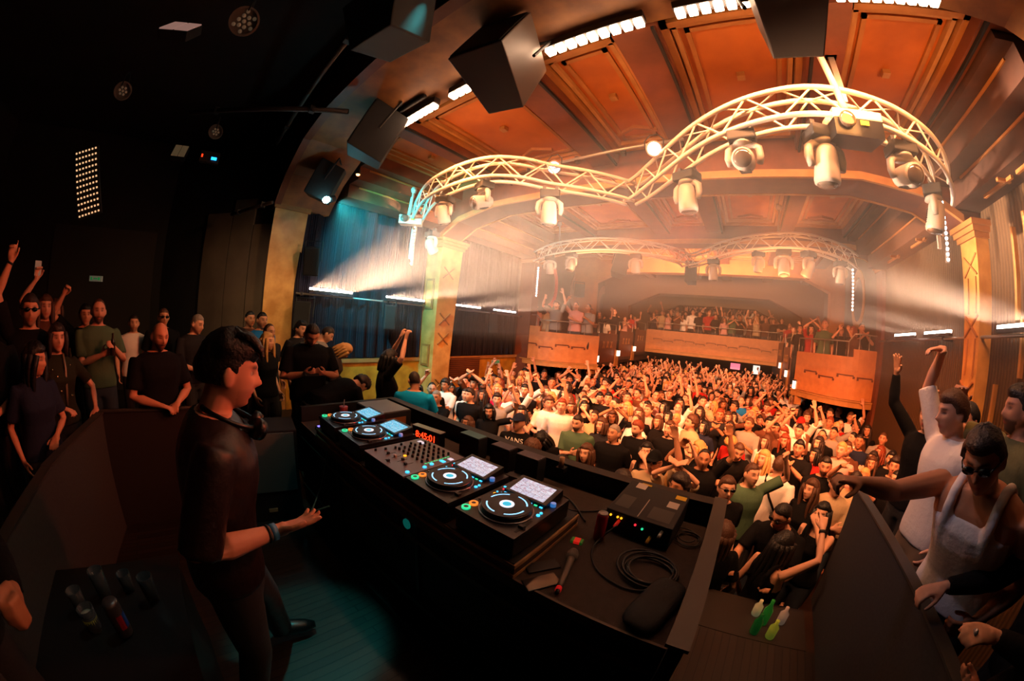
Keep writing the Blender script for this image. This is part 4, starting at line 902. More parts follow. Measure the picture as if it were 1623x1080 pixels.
# loose things on the table
cn = empty('drinks_can', (-.475, 1.45, ZT), 'slim dark red drinks can standing on the bare end of the booth', 'can')
MB().lathe([(.001, 0), (.022, 0), (.028, .008), (.028, .145), (.024, .155), (.001, .152)], 24).build('can_body', mat('dark_red_metal', '#a01424', .35, .1), cn, smooth=True); MB().lathe([(.001, .153), (.024, .155), (.024, .159), (.022, .159), (.021, .155), (.001, .155)], 24).build('rim', M_alu, cn, smooth=True)
mc = empty('microphone', (-.44, 1.0, ZT+.016), 'grey wireless microphone with a red tail lying on the booth', 'microphone', rot=(0, 0, R(16)))
MB().tube([(0, .0, 0), (0, .04, 0), (0, .2, 0), (0, .215, 0)], [.011, .013, .017, .018], 16).build('body', mat('bronze_grey_handle', '#6a5e54', .4, .3), mc, smooth=True)
MB().tube([(0, .215, 0), (0, .23, 0), (0, .255, 0), (0, .275, 0), (0, .283, 0)], [.02, .026, .027, .02, .006], 18).build('head_mesh', mat('steel_mesh', '#8a8078', .4, .6, bump=.8, bscale=400), mc, smooth=True)
MB().tube([(0, -.03, 0), (0, 0, 0)], [.008, .011], 14).build('antenna', M_black, mc, smooth=True); MB().tube([(0, -.012, 0), (0, .008, 0)], .0125, 14).build('red_band', em('red_band', '#d82020', .25), mc, smooth=True)
ph = empty('phone', (-.52, 1.0, ZT), 'phone with a scratched glass back lying beside the riser', 'phone', rot=(0, 0, R(-30)))
MB().box(-.036, .036, -.075, .075, 0, .009).build('body', M_blackgloss, ph, bevel=.003); MB().box(-.033, .033, -.072, .072, .009, .0095).build('glass', mat('mirror_glass', '#5a504a', .06, .6), ph)
pc = MB().box(-.03, .03, -.075, .075, 0, .01).build('card_holder', mat('black_leather', '#100e0e', .5), loc=(-.575, 1.09, ZT), rot=(0, 0, R(-34)), bevel=.003); tag(pc, 'black flat wallet lying between the phone and the riser', 'wallet')
gm_ = empty('gum_packet', (-.55, 1.36, ZT), 'small red and green packet lying beside the red can', 'packet', rot=(0, 0, R(12)))
MB().box(-.03, .03, -.02, .02, 0, .014).build('packet', mat('green_packet', '#3a8a30', .4, emit='#2a6a20', strength=.15), gm_, bevel=.002); MB().box(-.014, .016, -.0205, .0205, .001, .0145).build('red_band', em('red_print', '#e02018', .4), gm_)  # packet and print brightened by a faint emission
bg = MB().grid(lambda u, v: (.075*math.copysign(abs(math.cos(2*PI*u))**.5, math.cos(2*PI*u))*math.sin(PI*v)**.4, .17*math.copysign(abs(math.sin(2*PI*u))**.5, math.sin(2*PI*u))*math.sin(PI*v)**.4, .03-.03*math.cos(PI*v)), 28, 10).build('soft_case', mat('black_cloth_case', '#0d0c0d', .8, bump=.3, bscale=30), smooth=True, loc=(-.075, 1.12, ZT), rot=(0, 0, R(-12))); tag(bg, 'black soft case lying at the near corner of the booth', 'case')
sd = empty('table_clamp', (-.95, 1.86, ZT+.1), 'small clamp stand with a pale top on the crowd board', 'clamp')
MB().box(-.03, .03, -.02, .06, 0, .03).build('jaw', M_black, sd); MB().tube([(0, 0, .03), (0, 0, .1)], .018, 12).build('cap', mat('tan_cap', '#a8805c', .5), sd, smooth=True)
el = em('violet_led', '#7a70ff', 2.2)
dp = empty('lit_switch', (-2.78, 1.03, ZT), 'small switch with violet lights at the far left corner of the booth', 'switch'); MB().box(-.05, .05, -.03, .03, 0, .025).build('box', M_black, dp)
for x in (-.025, .025): MB().box(x-.016, x+.016, -.012, .012, .025, .029).build('light', el, dp)

# ------------------------------------------------------------ barriers, stage furniture
def barrier(x, y, rz, L, label, z0=1.12, h=1.0, t=.05, m=M_felt):
    e = empty('barrier_panel', (x, y, z0), label, 'barrier', rot=(0, 0, R(rz)))
    MB().box(0, L, 0, t, 0, h).build('panel', m, e); MB().box(-.002, L+.002, -.008, t+.008, h, h+.012).build('top_strip', M_steel, e)
    for xx in (0, L-.05): MB().box(xx, xx+.05, -.012, 0, 0, h).build('edge_post', M_black, e)
    return e
barrier(-2.2, -.98, 0, 1.3, 'grey felt barrier panel at the bottom left before the women')
barrier(-3.25, -.86, -7, 1.05, 'grey felt barrier panel meeting the first one at a black post')
barrier(-3.3, .35, -91, 1.2, 'dark barrier panel behind the performer', m=mat('maroon_black_felt', '#1c1413', .9))
barrier(1.08, .72, 88.5, 1.95, 'large charcoal barrier panel on the right under the pointing man', h=.98)
barrier(1.05, -.6, 88, 1.25, 'second charcoal barrier panel at the bottom right corner', h=.98)
lt = empty('flight_case', (-1.4, -.6, 1.12), 'black flight case used as a drinks table at the bottom left', 'case')
MB().box(-.42, .38, -.34, .36, 0, .62).build('case', mat('black_case_board', '#0d0c0d', .35), lt, bevel=.01); MB().box(-.425, .385, -.345, .365, .6, .625).build('edge_rim', mat('dark_rim', '#191716', .4), lt)
st_ = MB().box(-2.14, -1.72, -.35, -.3, 1.12, 1.15).build('edge_strip', mat('teal_lit_strip', '#1c4a48', .4)); tag(st_, 'low teal-lit edge strip on the stage floor beside the drinks case', 'strip')  # strip coloured teal for the light on it, it does not glow
M_glass = bpy.data.materials.new('clear_glass'); M_glass.use_nodes = True; nt = M_glass.node_tree; gb = nt.nodes['Principled BSDF']; gb.inputs['Transmission Weight'].default_value = .92; gb.inputs['Roughness'].default_value = .03; gb.inputs['IOR'].default_value = 1.4
M_beer = mat('pale_beer', '#d8b820', .2, emit='#4a4008', strength=.15)  # beer brightened by a weak emission
def tumbler(x, y, z, r, h, lab, drink=0, name='glass'):
    e = empty(name, (x, y, z), lab, 'glass', 'glasses on the flight case')
    MB().lathe([(.001, 0), (r*.78, 0), (r*.82, .01), (r, h), (r*.94, h), (r*.74, .012), (r*.3, .01), (.001, .01)], 24).build('glass', M_glass, e, smooth=True)
    if drink: MB().lathe([(.001, .014), (r*.72, .014), (r*.76+(r*.17)*drink, h*drink), (.001, h*drink)], 20).build('drink', M_beer, e, smooth=True); MB().lathe([(.001, h*drink), (r*.9, h*drink), (r*.9, h*drink+.012), (.001, h*drink+.014)], 20).build('foam', mat('cream_foam', '#c8bca0', .7), e, smooth=True)
zt_ = 1.745
tumbler(-1.58, -.62, zt_, .038, .15, 'empty tall glass farthest left on the drinks case', 0)
tumbler(-1.5, -.73, zt_, .036, .12, 'empty glass in front of the farthest left one', 0)
tumbler(-1.6, -.5, zt_, .034, .1, 'low glass with ice between the tall ones', 0)
tumbler(-1.38, -.66, zt_, .038, .12, 'glass half full of pale beer on the drinks case', .62)
tumbler(-1.5, -.38, zt_, .037, .14, 'tall glass with ice nearest the performer', 0)
b_ = empty('drinks_can', (-1.33, -.52, zt_), 'tall silver can with red and blue patches on the drinks case', 'can')
MB().lathe([(.001, 0), (.03, 0), (.036, .01), (.036, .165), (.03, .178), (.001, .176)], 24).build('can_body', mat('dull_silver', '#6a5c58', .35, .6), b_, smooth=True)
for a0, c, nm in ((10, '#c82030', 'red_patch'), (55, '#3060c0', 'blue_patch')):
    g = MB(); v = []; f = []
    for i in range(7):
        a = R(a0+i*7); v += [(.0365*math.cos(a), .0365*math.sin(a), .05), (.0365*math.cos(a), .0365*math.sin(a), .12)]
        if i: f.append([2*i-2, 2*i, 2*i+1, 2*i-1])
    g.add(v, f).build(nm, mat(nm, c, .4), b_)
# floor monitor wedge with a teal-lit grille and dark cases beyond the performer
mo = empty('floor_monitor', (-3.12, .58, 1.12), 'black floor monitor with a teal-lit grille beyond the performer', 'loudspeaker', rot=(0, 0, R(80)))
MB().prism([(-.3, -.2), (.3, -.2), (.3, .2), (-.3, .2)], 0, .86).build('cabinet', M_black, mo, bevel=.01)
MB().box(-.27, .27, -.215, -.2, .3, .84).build('grille', mat('grey_perforated_grille', '#5a6a6a', .5, .3, bump=.8, bscale=200), mo)
MB().box(-.02, .06, -.217, -.2, .1, .13).build('label_plate', mat('pale_plate', '#8a7a5a', .5), mo)
cs = MB().box(-.32, .32, -.3, .3, 0, .95).build('stage_case', mat('black_road_case', '#141314', .6), loc=(-4.1, 1.55, 1.12), bevel=.015); tag(cs, 'tall black case behind the man with the phone', 'case')
dg = empty('desk_stand', (-3.35, 1.35, 1.12), 'black desk stand left of the booth with small lit buttons', 'stand'); MB().box(-.2, .2, -.25, .25, 0, .93).build('body', mat('black_booth_panel', '#120f0e'), dg, bevel=.01)
for i, (y, z) in enumerate(((-.05, .97), (.0, .98), (.08, .96))): MB().cbox((0, y, z), (.02, .02, .05)).build('button', M_bluew if i == 1 else M_dkgrey, dg)
# speaker stack and bottles at the foot of the stage on the right
sp = speaker((.35, 3.3, .3), (-35, 0, 20), (.5, .45, .35), 'low black wedge loudspeaker at the foot of the stage on the right', M_dkgrey, stand=False); sp.location.z = .36
pl = MB().box(.12, 1.0, 2.055, 2.5, 0, 1.12).build('drinks_ledge', mat('dark_ledge_boards', '#241c17', .5)); tag(pl, 'dark ledge at the stage edge carrying the bottles', 'ledge')
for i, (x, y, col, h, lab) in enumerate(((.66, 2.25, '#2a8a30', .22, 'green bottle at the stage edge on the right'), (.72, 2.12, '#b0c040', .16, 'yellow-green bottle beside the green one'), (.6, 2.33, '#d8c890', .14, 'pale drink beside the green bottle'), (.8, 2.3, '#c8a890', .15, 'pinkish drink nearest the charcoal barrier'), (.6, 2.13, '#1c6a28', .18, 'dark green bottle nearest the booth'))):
    o = MB().lathe([(.001, 0), (.032, 0), (.035, .01), (.035, h*.6), (.014, h*.8), (.014, h), (.001, h)], 20).build('bottle', mat('bottle'+col, col, .15, emit=col, strength=.1), smooth=True, loc=(x, y, 1.12)); tag(o, lab, 'bottle', 'drinks at the stage edge')  # bottles emit a little of their colour to look lit

# ------------------------------------------------------------ people
def smo(a, b, x): t = max(0, min(1, (x-a)/(b-a))); return t*t*(3-2*t)
def remeshed(b, voxel, name, smooth=2, adapt=0):
    me = bpy.data.meshes.new(name); me.from_pydata([tuple(p) for p in b.v], [], b.f); me.update()
    bm = bmesh.new(); bm.from_mesh(me); bmesh.ops.recalc_face_normals(bm, faces=bm.faces); bm.to_mesh(me); bm.free()
    o = bpy.data.objects.new('tmp', me); C.objects.link(o)
    m = o.modifiers.new('r', 'REMESH'); m.mode = 'VOXEL'; m.voxel_size = voxel; m.adaptivity = adapt
    if smooth: s_ = o.modifiers.new('s', 'SMOOTH'); s_.factor = .5; s_.iterations = smooth
    dg = bpy.context.evaluated_depsgraph_get(); out = bpy.data.meshes.new_from_object(o.evaluated_get(dg)); out.name = name
    bpy.data.objects.remove(o); bpy.data.meshes.remove(me); out.shade_smooth(); return out
# materials for people
def skin_mat(name, col):
    m = bpy.data.materials.new(name); m.use_nodes = True; nt = m.node_tree; p = nt.nodes['Principled BSDF']; p.inputs['Roughness'].default_value = .5
    p.inputs['Specular IOR Level'].default_value = .35
    at = nt.nodes.new('ShaderNodeAttribute'); at.attribute_name = 'feat'
    n = nt.nodes.new('ShaderNodeTexNoise'); n.inputs['Scale'].default_value = 25; tc = nt.nodes.new('ShaderNodeTexCoord'); nt.links.new(tc.outputs['Object'], n.inputs['Vector'])
    c = lin(col); r = nt.nodes.new('ShaderNodeValToRGB'); r.color_ramp.elements[0].color = tuple(x*.86 for x in c[:3])+(1,); r.color_ramp.elements[1].color = c
    nt.links.new(n.outputs['Fac'], r.inputs['Fac'])
    mx = nt.nodes.new('ShaderNodeMix'); mx.data_type = 'RGBA'; mx.blend_type = 'MULTIPLY'; mx.inputs['Factor'].default_value = 1
    nt.links.new(r.outputs['Color'], mx.inputs[6]); nt.links.new(at.outputs['Color'], mx.inputs[7]); nt.links.new(mx.outputs[2], p.inputs['Base Color'])
    return m
SKIN = [skin_mat('fair_skin', '#e0a98c'), skin_mat('light_skin', '#cf9474'), skin_mat('tan_skin', '#b87e5c')]
def cloth(n, c): return mat(n, c, .9, bump=.3, bscale=45, spec=.15)
TOPS = {'black': cloth('black_cotton', '#0e0d0f'), 'charcoal': cloth('charcoal_cotton', '#222125'), 'white': cloth('white_cotton', '#e8e2de'), 'grey': cloth('grey_cotton', '#8c8884'), 'green': cloth('dark_green_cotton', '#4c6650'),
        'navy': cloth('navy_cotton', '#20263c'), 'red': cloth('red_cotton', '#a82420'), 'pink': cloth('pink_cotton', '#d8a098'), 'blue': cloth('blue_cotton', '#1f6fb8'), 'turquoise': cloth('turquoise_cotton', '#0aa8f0'),
        'beige': cloth('beige_cotton', '#b8a080'), 'brown': cloth('brown_cotton', '#5c3a2a'), 'magenta': cloth('magenta_cotton', '#c02880')}
HAIRM = {'dark brown': mat('dark_brown_hair', '#22140e', .55, bump=.6, bscale=90), 'black': mat('black_hair', '#0e0b0b', .5, bump=.6, bscale=90), 'brown': mat('brown_hair', '#4c2e1c', .55, bump=.6, bscale=90),
         'blond': mat('blond_hair', '#c8985c', .55, bump=.6, bscale=90), 'grey': mat('grey_hair', '#8a8078', .6, bump=.6, bscale=90), 'red': mat('auburn_hair', '#7c3418', .55, bump=.6, bscale=90)}
M_jean = mat('blue_grey_denim', '#2c3644', .85, bump=.2, bscale=120); M_trous = mat('black_trouser_cloth', '#141214', .85, bump=.2, bscale=60); M_beige = mat('beige_trouser_cloth', '#7a6650', .85)
M_shoe = mat('black_shoe', '#0f0f10', .35)

def head_pt(a, e, g=0):
    """surface point of a face; a = azimuth (0 = front, +y), e = elevation; g grows it"""
    x, y, z = math.sin(a)*math.cos(e), math.cos(a)*math.cos(e), math.sin(e)
    X, Y, Z = x*.075, y*.095, z*.118
    if Z < 0:
        t = -Z/.118; ce = max(math.cos(e), .12); X *= (1-.34*t*t)*ce**(-.3*t)
        if Y > 0: Y = min(Y*ce**-.62, .098)*(1-.05*t)
        else: Y = Y*(1-.5*t)
    if Y > 0: Y *= .95
    else: Y *= 1.04
    G = lambda cx, cz, sx, sz: math.exp(-((X-cx)/sx)**2-((Z-cz)/sz)**2)
    if y > 0:
        d = 0
        d += .028*G(0, -.026, .0145, .0135)+.018*G(0, -.004, .0095, .024)      # nose
        d += .008*(G(.03, .031, .022, .009)+G(-.03, .031, .022, .009)+.6*G(0, .034, .02, .01))            # brow
        d -= .016*(G(.03, .010, .017, .012)+G(-.03, .010, .017, .012))          # sockets
        d += .004*(G(.038, -.02, .018, .018)+G(-.038, -.02, .018, .018))      # cheeks
        d += .0135*G(0, -.0545, .023, .0062)+.0125*G(0, -.071, .021, .006)-.010*G(0, -.0628, .022, .003)   # lips
        d -= .007*G(0, -.083, .022, .006); d += .016*G(0, -.098, .024, .013)
        Y += d*y if y > .3 else d*y
    n = Vector((x, y, z)); return Vector((X, Y, Z))+n*g
def feat_color(p, brow=True, beard=None, stub=0):
    """what is printed on the face by nature: brows, lashes, lips, stubble"""
    X, Y, Z = p; c = [1, 1, 1]
    if Y < .03: return c
    G = lambda cx, cz, sx, sz: math.exp(-((abs(X)-cx)/sx)**2-((Z-cz)/sz)**2)
    k = min(1, 1.8*G(.031, .031, .017, .006)); c = [c[0]*(1-.8*k), c[1]*(1-.85*k), c[2]*(1-.85*k)]
    k = min(1, 1.8*G(.03, .009, .013, .0055)); c = [c[0]*(1-.8*k), c[1]*(1-.8*k), c[2]*(1-.75*k)]
    k = min(1, 1.5*math.exp(-(X/.023)**2-((Z+.0625)/.010)**2)); c = [c[0]*(1-.12*k), c[1]*(1-.5*k), c[2]*(1-.5*k)]
    if beard or stub:
        m = smo(-.035, -.055, Z)*smo(.0, .03, Y)*(1-math.exp(-(X/.016)**2-((Z+.0625)/.007)**2)); m = min(1, m+.9*math.exp(-(X/.026)**2-((Z+.047)/.005)**2))
        s = (.8 if beard else stub)*m; c = [c[0]*(1-s), c[1]*(1-s), c[2]*(1-s)]
    return c
def add_ellipsoid(b, c, r, M=None, n=10, T=None):
    v = []; f = []
    for i in range(n+1):
        e = -PI/2+PI*i/n
        for j in range(2*n):
            a = PI*j/n; p = Vector((r[0]*math.cos(e)*math.cos(a), r[1]*math.cos(e)*math.sin(a), r[2]*math.sin(e)))
            if M is not None: p = M @ p
            v.append(Vector(c)+p)
    for i in range(n):
        for j in range(2*n): f.append([i*2*n+j, i*2*n+(j+1) % (2*n), (i+1)*2*n+(j+1) % (2*n), (i+1)*2*n+j])
    b.add(v, f, 0, T)
def ring_loft(b, rings, n=18, fn=None):
    v = []
    for (z, rx, ry, yo) in rings:
        for j in range(n):
            a = 2*PI*j/n; ca, sa = math.cos(a), math.sin(a); p = Vector((rx*math.copysign(abs(ca)**.85, ca), yo+ry*math.copysign(abs(sa)**.85, sa), z)); v.append(fn(p) if fn else p)
    k = len(rings); f = [[i*n+j, i*n+(j+1) % n, (i+1)*n+(j+1) % n, (i+1)*n+j] for i in range(k-1) for j in range(n)]
    f += [list(range(n))[::-1], [(k-1)*n+j for j in range(n)]]; b.add(v, f)
def ik(S_, W_, pole, l1, l2):
    d = W_-S_; L = min(d.length, (l1+l2)*.995); dn = d.normalized(); a = (l1*l1-l2*l2+L*L)/(2*L); h = math.sqrt(max(l1*l1-a*a, 1e-6))
    p = pole-dn*pole.dot(dn); p = p.normalized() if p.length > 1e-4 else dn.orthogonal().normalized()
    return S_+dn*a+p*h, S_+dn*L
def hand(b, Wp, d, pn, style, side, fat=1.0, s=1.0):
    """palm from the wrist along d, palm normal pn (the way the palm faces); five fingers"""
    d = d.normalized(); pn = (pn-d*pn.dot(d)).normalized(); lat = d.cross(pn)*side      # towards the little finger is -lat*..., thumb side = lat
    lat = lat.normalized(); s = s*1.0
    def P(u, v, w_): return Wp+(d*u+lat*v+pn*w_)*s
    # palm
    b.tube([P(-.01, 0, 0), P(.02, .0, 0), P(.05, .0, 0), P(.085, 0, .002)], [.024*s, .031*s, .037*s, .035*s], 10, squash=1) if False else None
    v = []; n = 12; rr = [(-.012, .026, .02), (.02, .034, .017), (.055, .041, .015), (.088, .039, .011)]
    for u, a_, c_ in rr:
        for j in range(n):
            q = 2*PI*j/n; v.append(P(u, a_*math.cos(q), c_*math.sin(q)))
    f = [[i*n+j, i*n+(j+1) % n, (i+1)*n+(j+1) % n, (i+1)*n+j] for i in range(3) for j in range(n)]+[list(range(n))[::-1], [3*n+j for j in range(n)]]
    b.add(v, f)
    curl = {'open': (.12, .1, .12, .18), 'relax': (.5, .6, .75, .85), 'fist': (1.5, 1.55, 1.6, 1.6), 'point': (.05, 1.45, 1.5, 1.55), 'grip': (1.0, 1.05, 1.1, 1.15), 'claw': (.45, .55, .7, .95), 'spread': (.05, .05, .08, .1), 'cup': (.15, .22, .3, .42), 'droop': (.1, .4, .5, .6), 'V': (.05, .08, 1.5, 1.5)}[style]
    spread = .09 if style in ('fist', 'grip') else .16
    if style == 'spread': spread = .28
    for i, (v0, L) in enumerate(((.030, .072), (.0105, .079), (-.0095, .073), (-.029, .058))):
        c = curl[i]; ang = (v0/.03)*spread; p = P(.083, v0, 0); dirn = (d*math.cos(ang)+lat*math.sin(ang)); pts = [P(.07, v0*.95, 0), p]
        th = 0; q = p.copy()
        for seg, fr in ((.46, .55), (.3, .9), (.24, .6)):
            th += c*fr*(1 if c < 1 else .95); q = q+(dirn*math.cos(th)+pn*math.sin(th))*L*seg*s; pts.append(q.copy())
        rad = .0085*fat*s
        b.tube(pts, [rad*1.1, rad*1.1, rad*1.02, rad*.95, rad*.8], 8)
    # thumb: leaves the side of the palm near its base
    tp = P(.018, .026, .006); sp_ = {'fist': (.4, .9), 'grip': (.5, .8), 'point': (.5, .8)}.get(style, (1.0, .35))
    e1 = tp+(d*.6+lat*.75*sp_[0]+pn*sp_[1]*.5).normalized()*.042*s; e2 = e1+(d*.85+lat*.3*sp_[0]+pn*sp_[1]*.5).normalized()*.03*s; e3 = e2+(d*.9+lat*.1+pn*sp_[1]*.5).normalized()*.022*s
    b.tube([P(.004, .015, 0), tp, e1, e2, e3], [.014*s, .0135*s*fat, .0105*fat*s, .0095*fat*s, .0075*fat*s], 8)
ARM = {   # wrist relative to the shoulder: (outward, forward, up), elbow pole, hand style, palm faces, optional hand direction
 'down': ((.06, .05, -.5), (.3, -1, 0), 'relax', (-1, .2, 0), None), 'up': ((.05, .12, .5), (1, .2, -.2), 'open', (0, 1, 0), None), 'upbent': ((.12, .2, .34), (1, -.1, -.3), 'open', (0, 1, -.1), None),
 'point': ((-.02, .3, .36), (1, -.2, -.4), 'point', (0, 0, -1), None), 'fistup': ((.1, .15, .4), (1, 0, -.3), 'fist', (0, 1, 0), None), 'clap': ((-.15, .34, .02), (1, -.3, -.9), 'open', (-1, 0, 0), None),
 'claphigh': ((-.14, .22, .38), (1, 0, -.3), 'open', (-1, 0, 0), None), 'phone': ((-.05, .34, .2), (.8, -.3, -1), 'grip', (-.3, 1, 0), (0, .2, 1)), 'phonehigh': ((-.03, .2, .44), (1, 0, -.4), 'grip', (-.3, 1, 0), (0, .2, 1)),
 'chest': ((-.2, .24, -.18), (.7, -.4, -.8), 'relax', (0, -1, 0), None), 'rest': ((-.12, .22, -.34), (.8, -.5, -.3), 'relax', (0, 0, -1), None), 'cross': ((-.26, .2, -.2), (.9, -.2, -.6), 'relax', (-.3, -1, 0), (-1, .1, .1)),
 'drink': ((-.05, .3, -.12), (.6, -.6, -.9), 'grip', (-1, .2, 0), None), 'reach': ((.0, .47, -.08), (.5, -.1, -1), 'claw', (0, 0, -1), None), 'wide': ((.3, .2, .32), (.2, -.6, -1), 'spread', (0, 1, 0), None), 'face': ((-.12, .2, .16), (.9, 0, -.9), 'relax', (-.5, -1, 0), None)}
TORSO_M = [(.80, .13, .10, 0), (.88, .168, .112, -.005), (.95, .17, .113, -.005), (1.05, .152, .104, .0), (1.16, .155, .108, .004), (1.28, .178, .12, .008), (1.36, .19, .118, .004), (1.42, .188, .098, -.004), (1.455, .15, .078, -.01), (1.49, .085, .062, -.012)]
TORSO_F = [(.80, .14, .105, -.004), (.88, .176, .12, -.01), (.95, .168, .115, -.006), (1.05, .132, .096, .0), (1.15, .138, .1, .006), (1.27, .158, .128, .018), (1.35, .162, .108, .006), (1.41, .155, .088, -.004), (1.45, .11, .07, -.01), (1.5, .058, .052, -.012)]
def build_person(armL='down', armR='down', female=False, lean=0, head=(0, 0, 0), top='tee', bottom='trousers', voxel=.013, cvoxel=None, fat=1.25, bulk=1.0, beard=False, stub=0, sit=False, skirt=False, legs=None, twist=0, neckcut=1.47, knees=0, only=None, shrug=0):
    """returns meshes and the head matrix, local frame: facing +y, feet at z = 0"""
    def arm_def(a): return ARM[a] if isinstance(a, str) else a
    pv = Vector((0, 0, .98))
    def bend(p):
        t = smo(.93, 1.2, p.z); q = p-pv
        q = Matrix.Rotation(-R(lean)*t, 3, 'X') @ q; q = Matrix.Rotation(R(twist)*t, 3, 'Z') @ q
        return q+pv
    TR = TORSO_F if female else TORSO_M; sh = .165 if female else .19
    Mb = Matrix.Rotation(R(twist), 3, 'Z') @ Matrix.Rotation(-R(lean), 3, 'X')
    hc = bend(Vector((0, .0, 1.5)))+Mb @ Vector((0, .012, .0))
    Mh = Mb @ Matrix.Rotation(R(head[1]), 3, 'Z') @ Matrix.Rotation(-R(head[0]), 3, 'X') @ Matrix.Rotation(R(head[2]), 3, 'Y')
    hpos = hc+Mh @ Vector((0, .018, .12))
    body = MB(); shirt = MB(); trou = MB()
    g = 1.0*bulk
    ring_loft(body, [(z, rx*g, ry*g, yo) for z, rx, ry, yo in TR], 18, bend)
    # neck and head
    body.tube([bend(Vector((0, -.015, 1.44))), hc+Mb @ Vector((0, -.008, .02)), hpos+Mh @ Vector((0, -.02, -.05))], [.062 if not female else .052, .056 if not female else .046, .056 if not female else .047], 14)
    nu, nv = (44, 64) if voxel < .009 else (26, 40); v = []; f = []
    for i in range(nu+1):
        for j in range(nv): v.append(hpos+Mh @ head_pt(2*PI*j/nv, -PI/2+PI*i/nu))
    for i in range(nu):
        for j in range(nv): f.append([i*nv+j, i*nv+(j+1) % nv, (i+1)*nv+(j+1) % nv, (i+1)*nv+j])
    body.add(v, f)
    for s_ in (-1, 1): add_ellipsoid(body, hpos+Mh @ Vector((.08*s_, -.008, -.006)), (.011, .022, .034), Mh @ Matrix.Rotation(R(20)*s_, 3, 'Z'), 6)
    wr = {}
    for s_, a in ((1, armR), (-1, armL)):
        off, pole, style, pf, hd = arm_def(a)[:5]; sz = arm_def(a)[5] if len(arm_def(a)) > 5 else 1
        raise_ = max(0, off[2])*.1
        Sp = bend(Vector((sh*s_*g, -.005, 1.405+raise_+shrug)))
        W_ = Sp+Mb @ Vector((off[0]*s_, off[1], off[2])) if abs(lean) < 30 else Sp+Vector((off[0]*s_, off[1], off[2]))
        E, W_ = ik(Sp, W_, Vector((pole[0]*s_, pole[1], pole[2])), .29, .265)
        ra = (.05, .047, .038, .04, .034, .024) if not female else (.042, .038, .032, .033, .028, .021)
        m1 = Sp.lerp(E, .45); m2 = E.lerp(W_, .35)
        body.tube([Sp.lerp(E, -.1), Sp, m1, E, m2, W_], [ra[0]*.9*g, ra[0]*g, ra[1]*g, ra[2]*g, ra[3]*g, ra[5]], 12)
        fd = (W_-E).normalized(); hd_ = Vector((hd[0]*s_, hd[1], hd[2])) if hd else fd
        hand(body, W_, hd_, Vector((pf[0]*s_, pf[1], pf[2])), style, s_, fat, sz); wr[s_] = (Sp.copy(), E.copy(), W_.copy(), hd_.normalized())
        body.tube([W_-fd*.03, W_, W_+hd_.normalized()*.03], [.024, .023, .024], 10)
        c0 = {'tee': .78, 'long': 1, 'tank': 0, 'shirt': 1.0}.get(top, .78)
        if top in ('tee', 'shirt', 'long'):
            if top == 'long': pts = [Sp.lerp(E, -.12), Sp, m1, E, m2, W_.lerp(E, .06)]; rr = [ra[0]*1.1, ra[0]+.014, ra[1]+.014, ra[2]+.016, ra[3]+.012, ra[5]+.012]
            else:
                c_ = .8 if top == 'tee' else 1.0
                pts = [Sp.lerp(E, -.12), Sp, Sp.lerp(E, .4), Sp.lerp(E, c_)]; rr = [ra[0]*1.1, ra[0]+.016, ra[1]+.02, ra[2]+.028]
            shirt.tube(pts, [r*g for r in rr], 14)
    bust = .0
    if top:
        zt = 1.475 if top != 'tank' else 1.37; z0 = .86
        TT = [(z, (rx+.016+(.012 if z < 1.1 else 0))*g, (ry+.016+(.01 if z < 1.1 else 0))*g, yo) for z, rx, ry, yo in TR if z0 <= z <= zt]
        if top != 'tank': TT.append((1.49, .085*g if not female else .072*g, .066*g, -.018))
        if top == 'tank': TT = [(z, rx*(.9 if z > 1.25 else 1), ry, yo) for z, rx, ry, yo in TT]; TT.append((1.405, .125*g, .104*g, .002))
        ring_loft(shirt, TT, 18, bend)
        if top == 'tank':
            for s_ in (-1, 1):
                shirt.tube([bend(Vector((p[0]*g, p[1]*g, p[2]))) for p in ((.09*s_, .112, 1.3), (.09*s_, .112, 1.37), (.09*s_, .1, 1.425), (.09*s_, .06, 1.478), (.09*s_, 0, 1.5), (.09*s_, -.055, 1.48), (.09*s_, -.1, 1.42), (.09*s_, -.115, 1.3))], [.024]*8, 10)
    # legs
    L = legs or (((.1, 0, 0), 0), ((-.1, 0, 0), 0))
    for (fx, fy, fz), fdir in L:
        s_ = 1 if fx > 0 else -1; H_ = Vector((.09*s_, 0, .9)); A = Vector((fx, fy, fz+.08)); Kn, A2 = ik(H_, A, Vector((.12*s_, 1, 0)), .43, .41)
        body.tube([H_, H_.lerp(Kn, .5), Kn, Kn.lerp(A2, .35), A2], [.085*g, .072*g, .052, .052, .036], 12)
        fv = Vector((math.sin(R(fdir)), math.cos(R(fdir)), 0)); A2 = A2
        body.tube([A2-fv*.04-Vector((0, 0, .03)), A2+fv*.03-Vector((0, 0, .035)), A2+fv*.1-Vector((0, 0, .05)), A2+fv*.16-Vector((0, 0, .058))], [.034, .038, .034, .02], 10)
        if bottom: trou.tube([H_+Vector((0, 0, .03)), H_.lerp(Kn, .45), Kn, Kn.lerp(A2, .5), A2+Vector((0, 0, -.01))], [.105*g, .092*g, .074, .07, .07 if bottom == 'wide' else .055], 14)
        wr[('foot', s_)] = (A2.copy(), fv.copy())
    if bottom: ring_loft(trou, [(.8, .14*g, .118*g, 0), (.88, .182*g, .128*g, -.005), (.97, .178*g, .122*g, -.005), (1.0, .168*g, .116*g, 0)], 18)
    if skirt: shirt_r = 0
    out = {'body': remeshed(body, voxel, 'person_body', 1 if voxel > .008 else 2)}
    cv = cvoxel or max(voxel, .013)
    if top: out['top'] = remeshed(shirt, cv, 'top', 4)
    if bottom: out['trousers'] = remeshed(trou, max(cv, .018), 'trousers', 5)
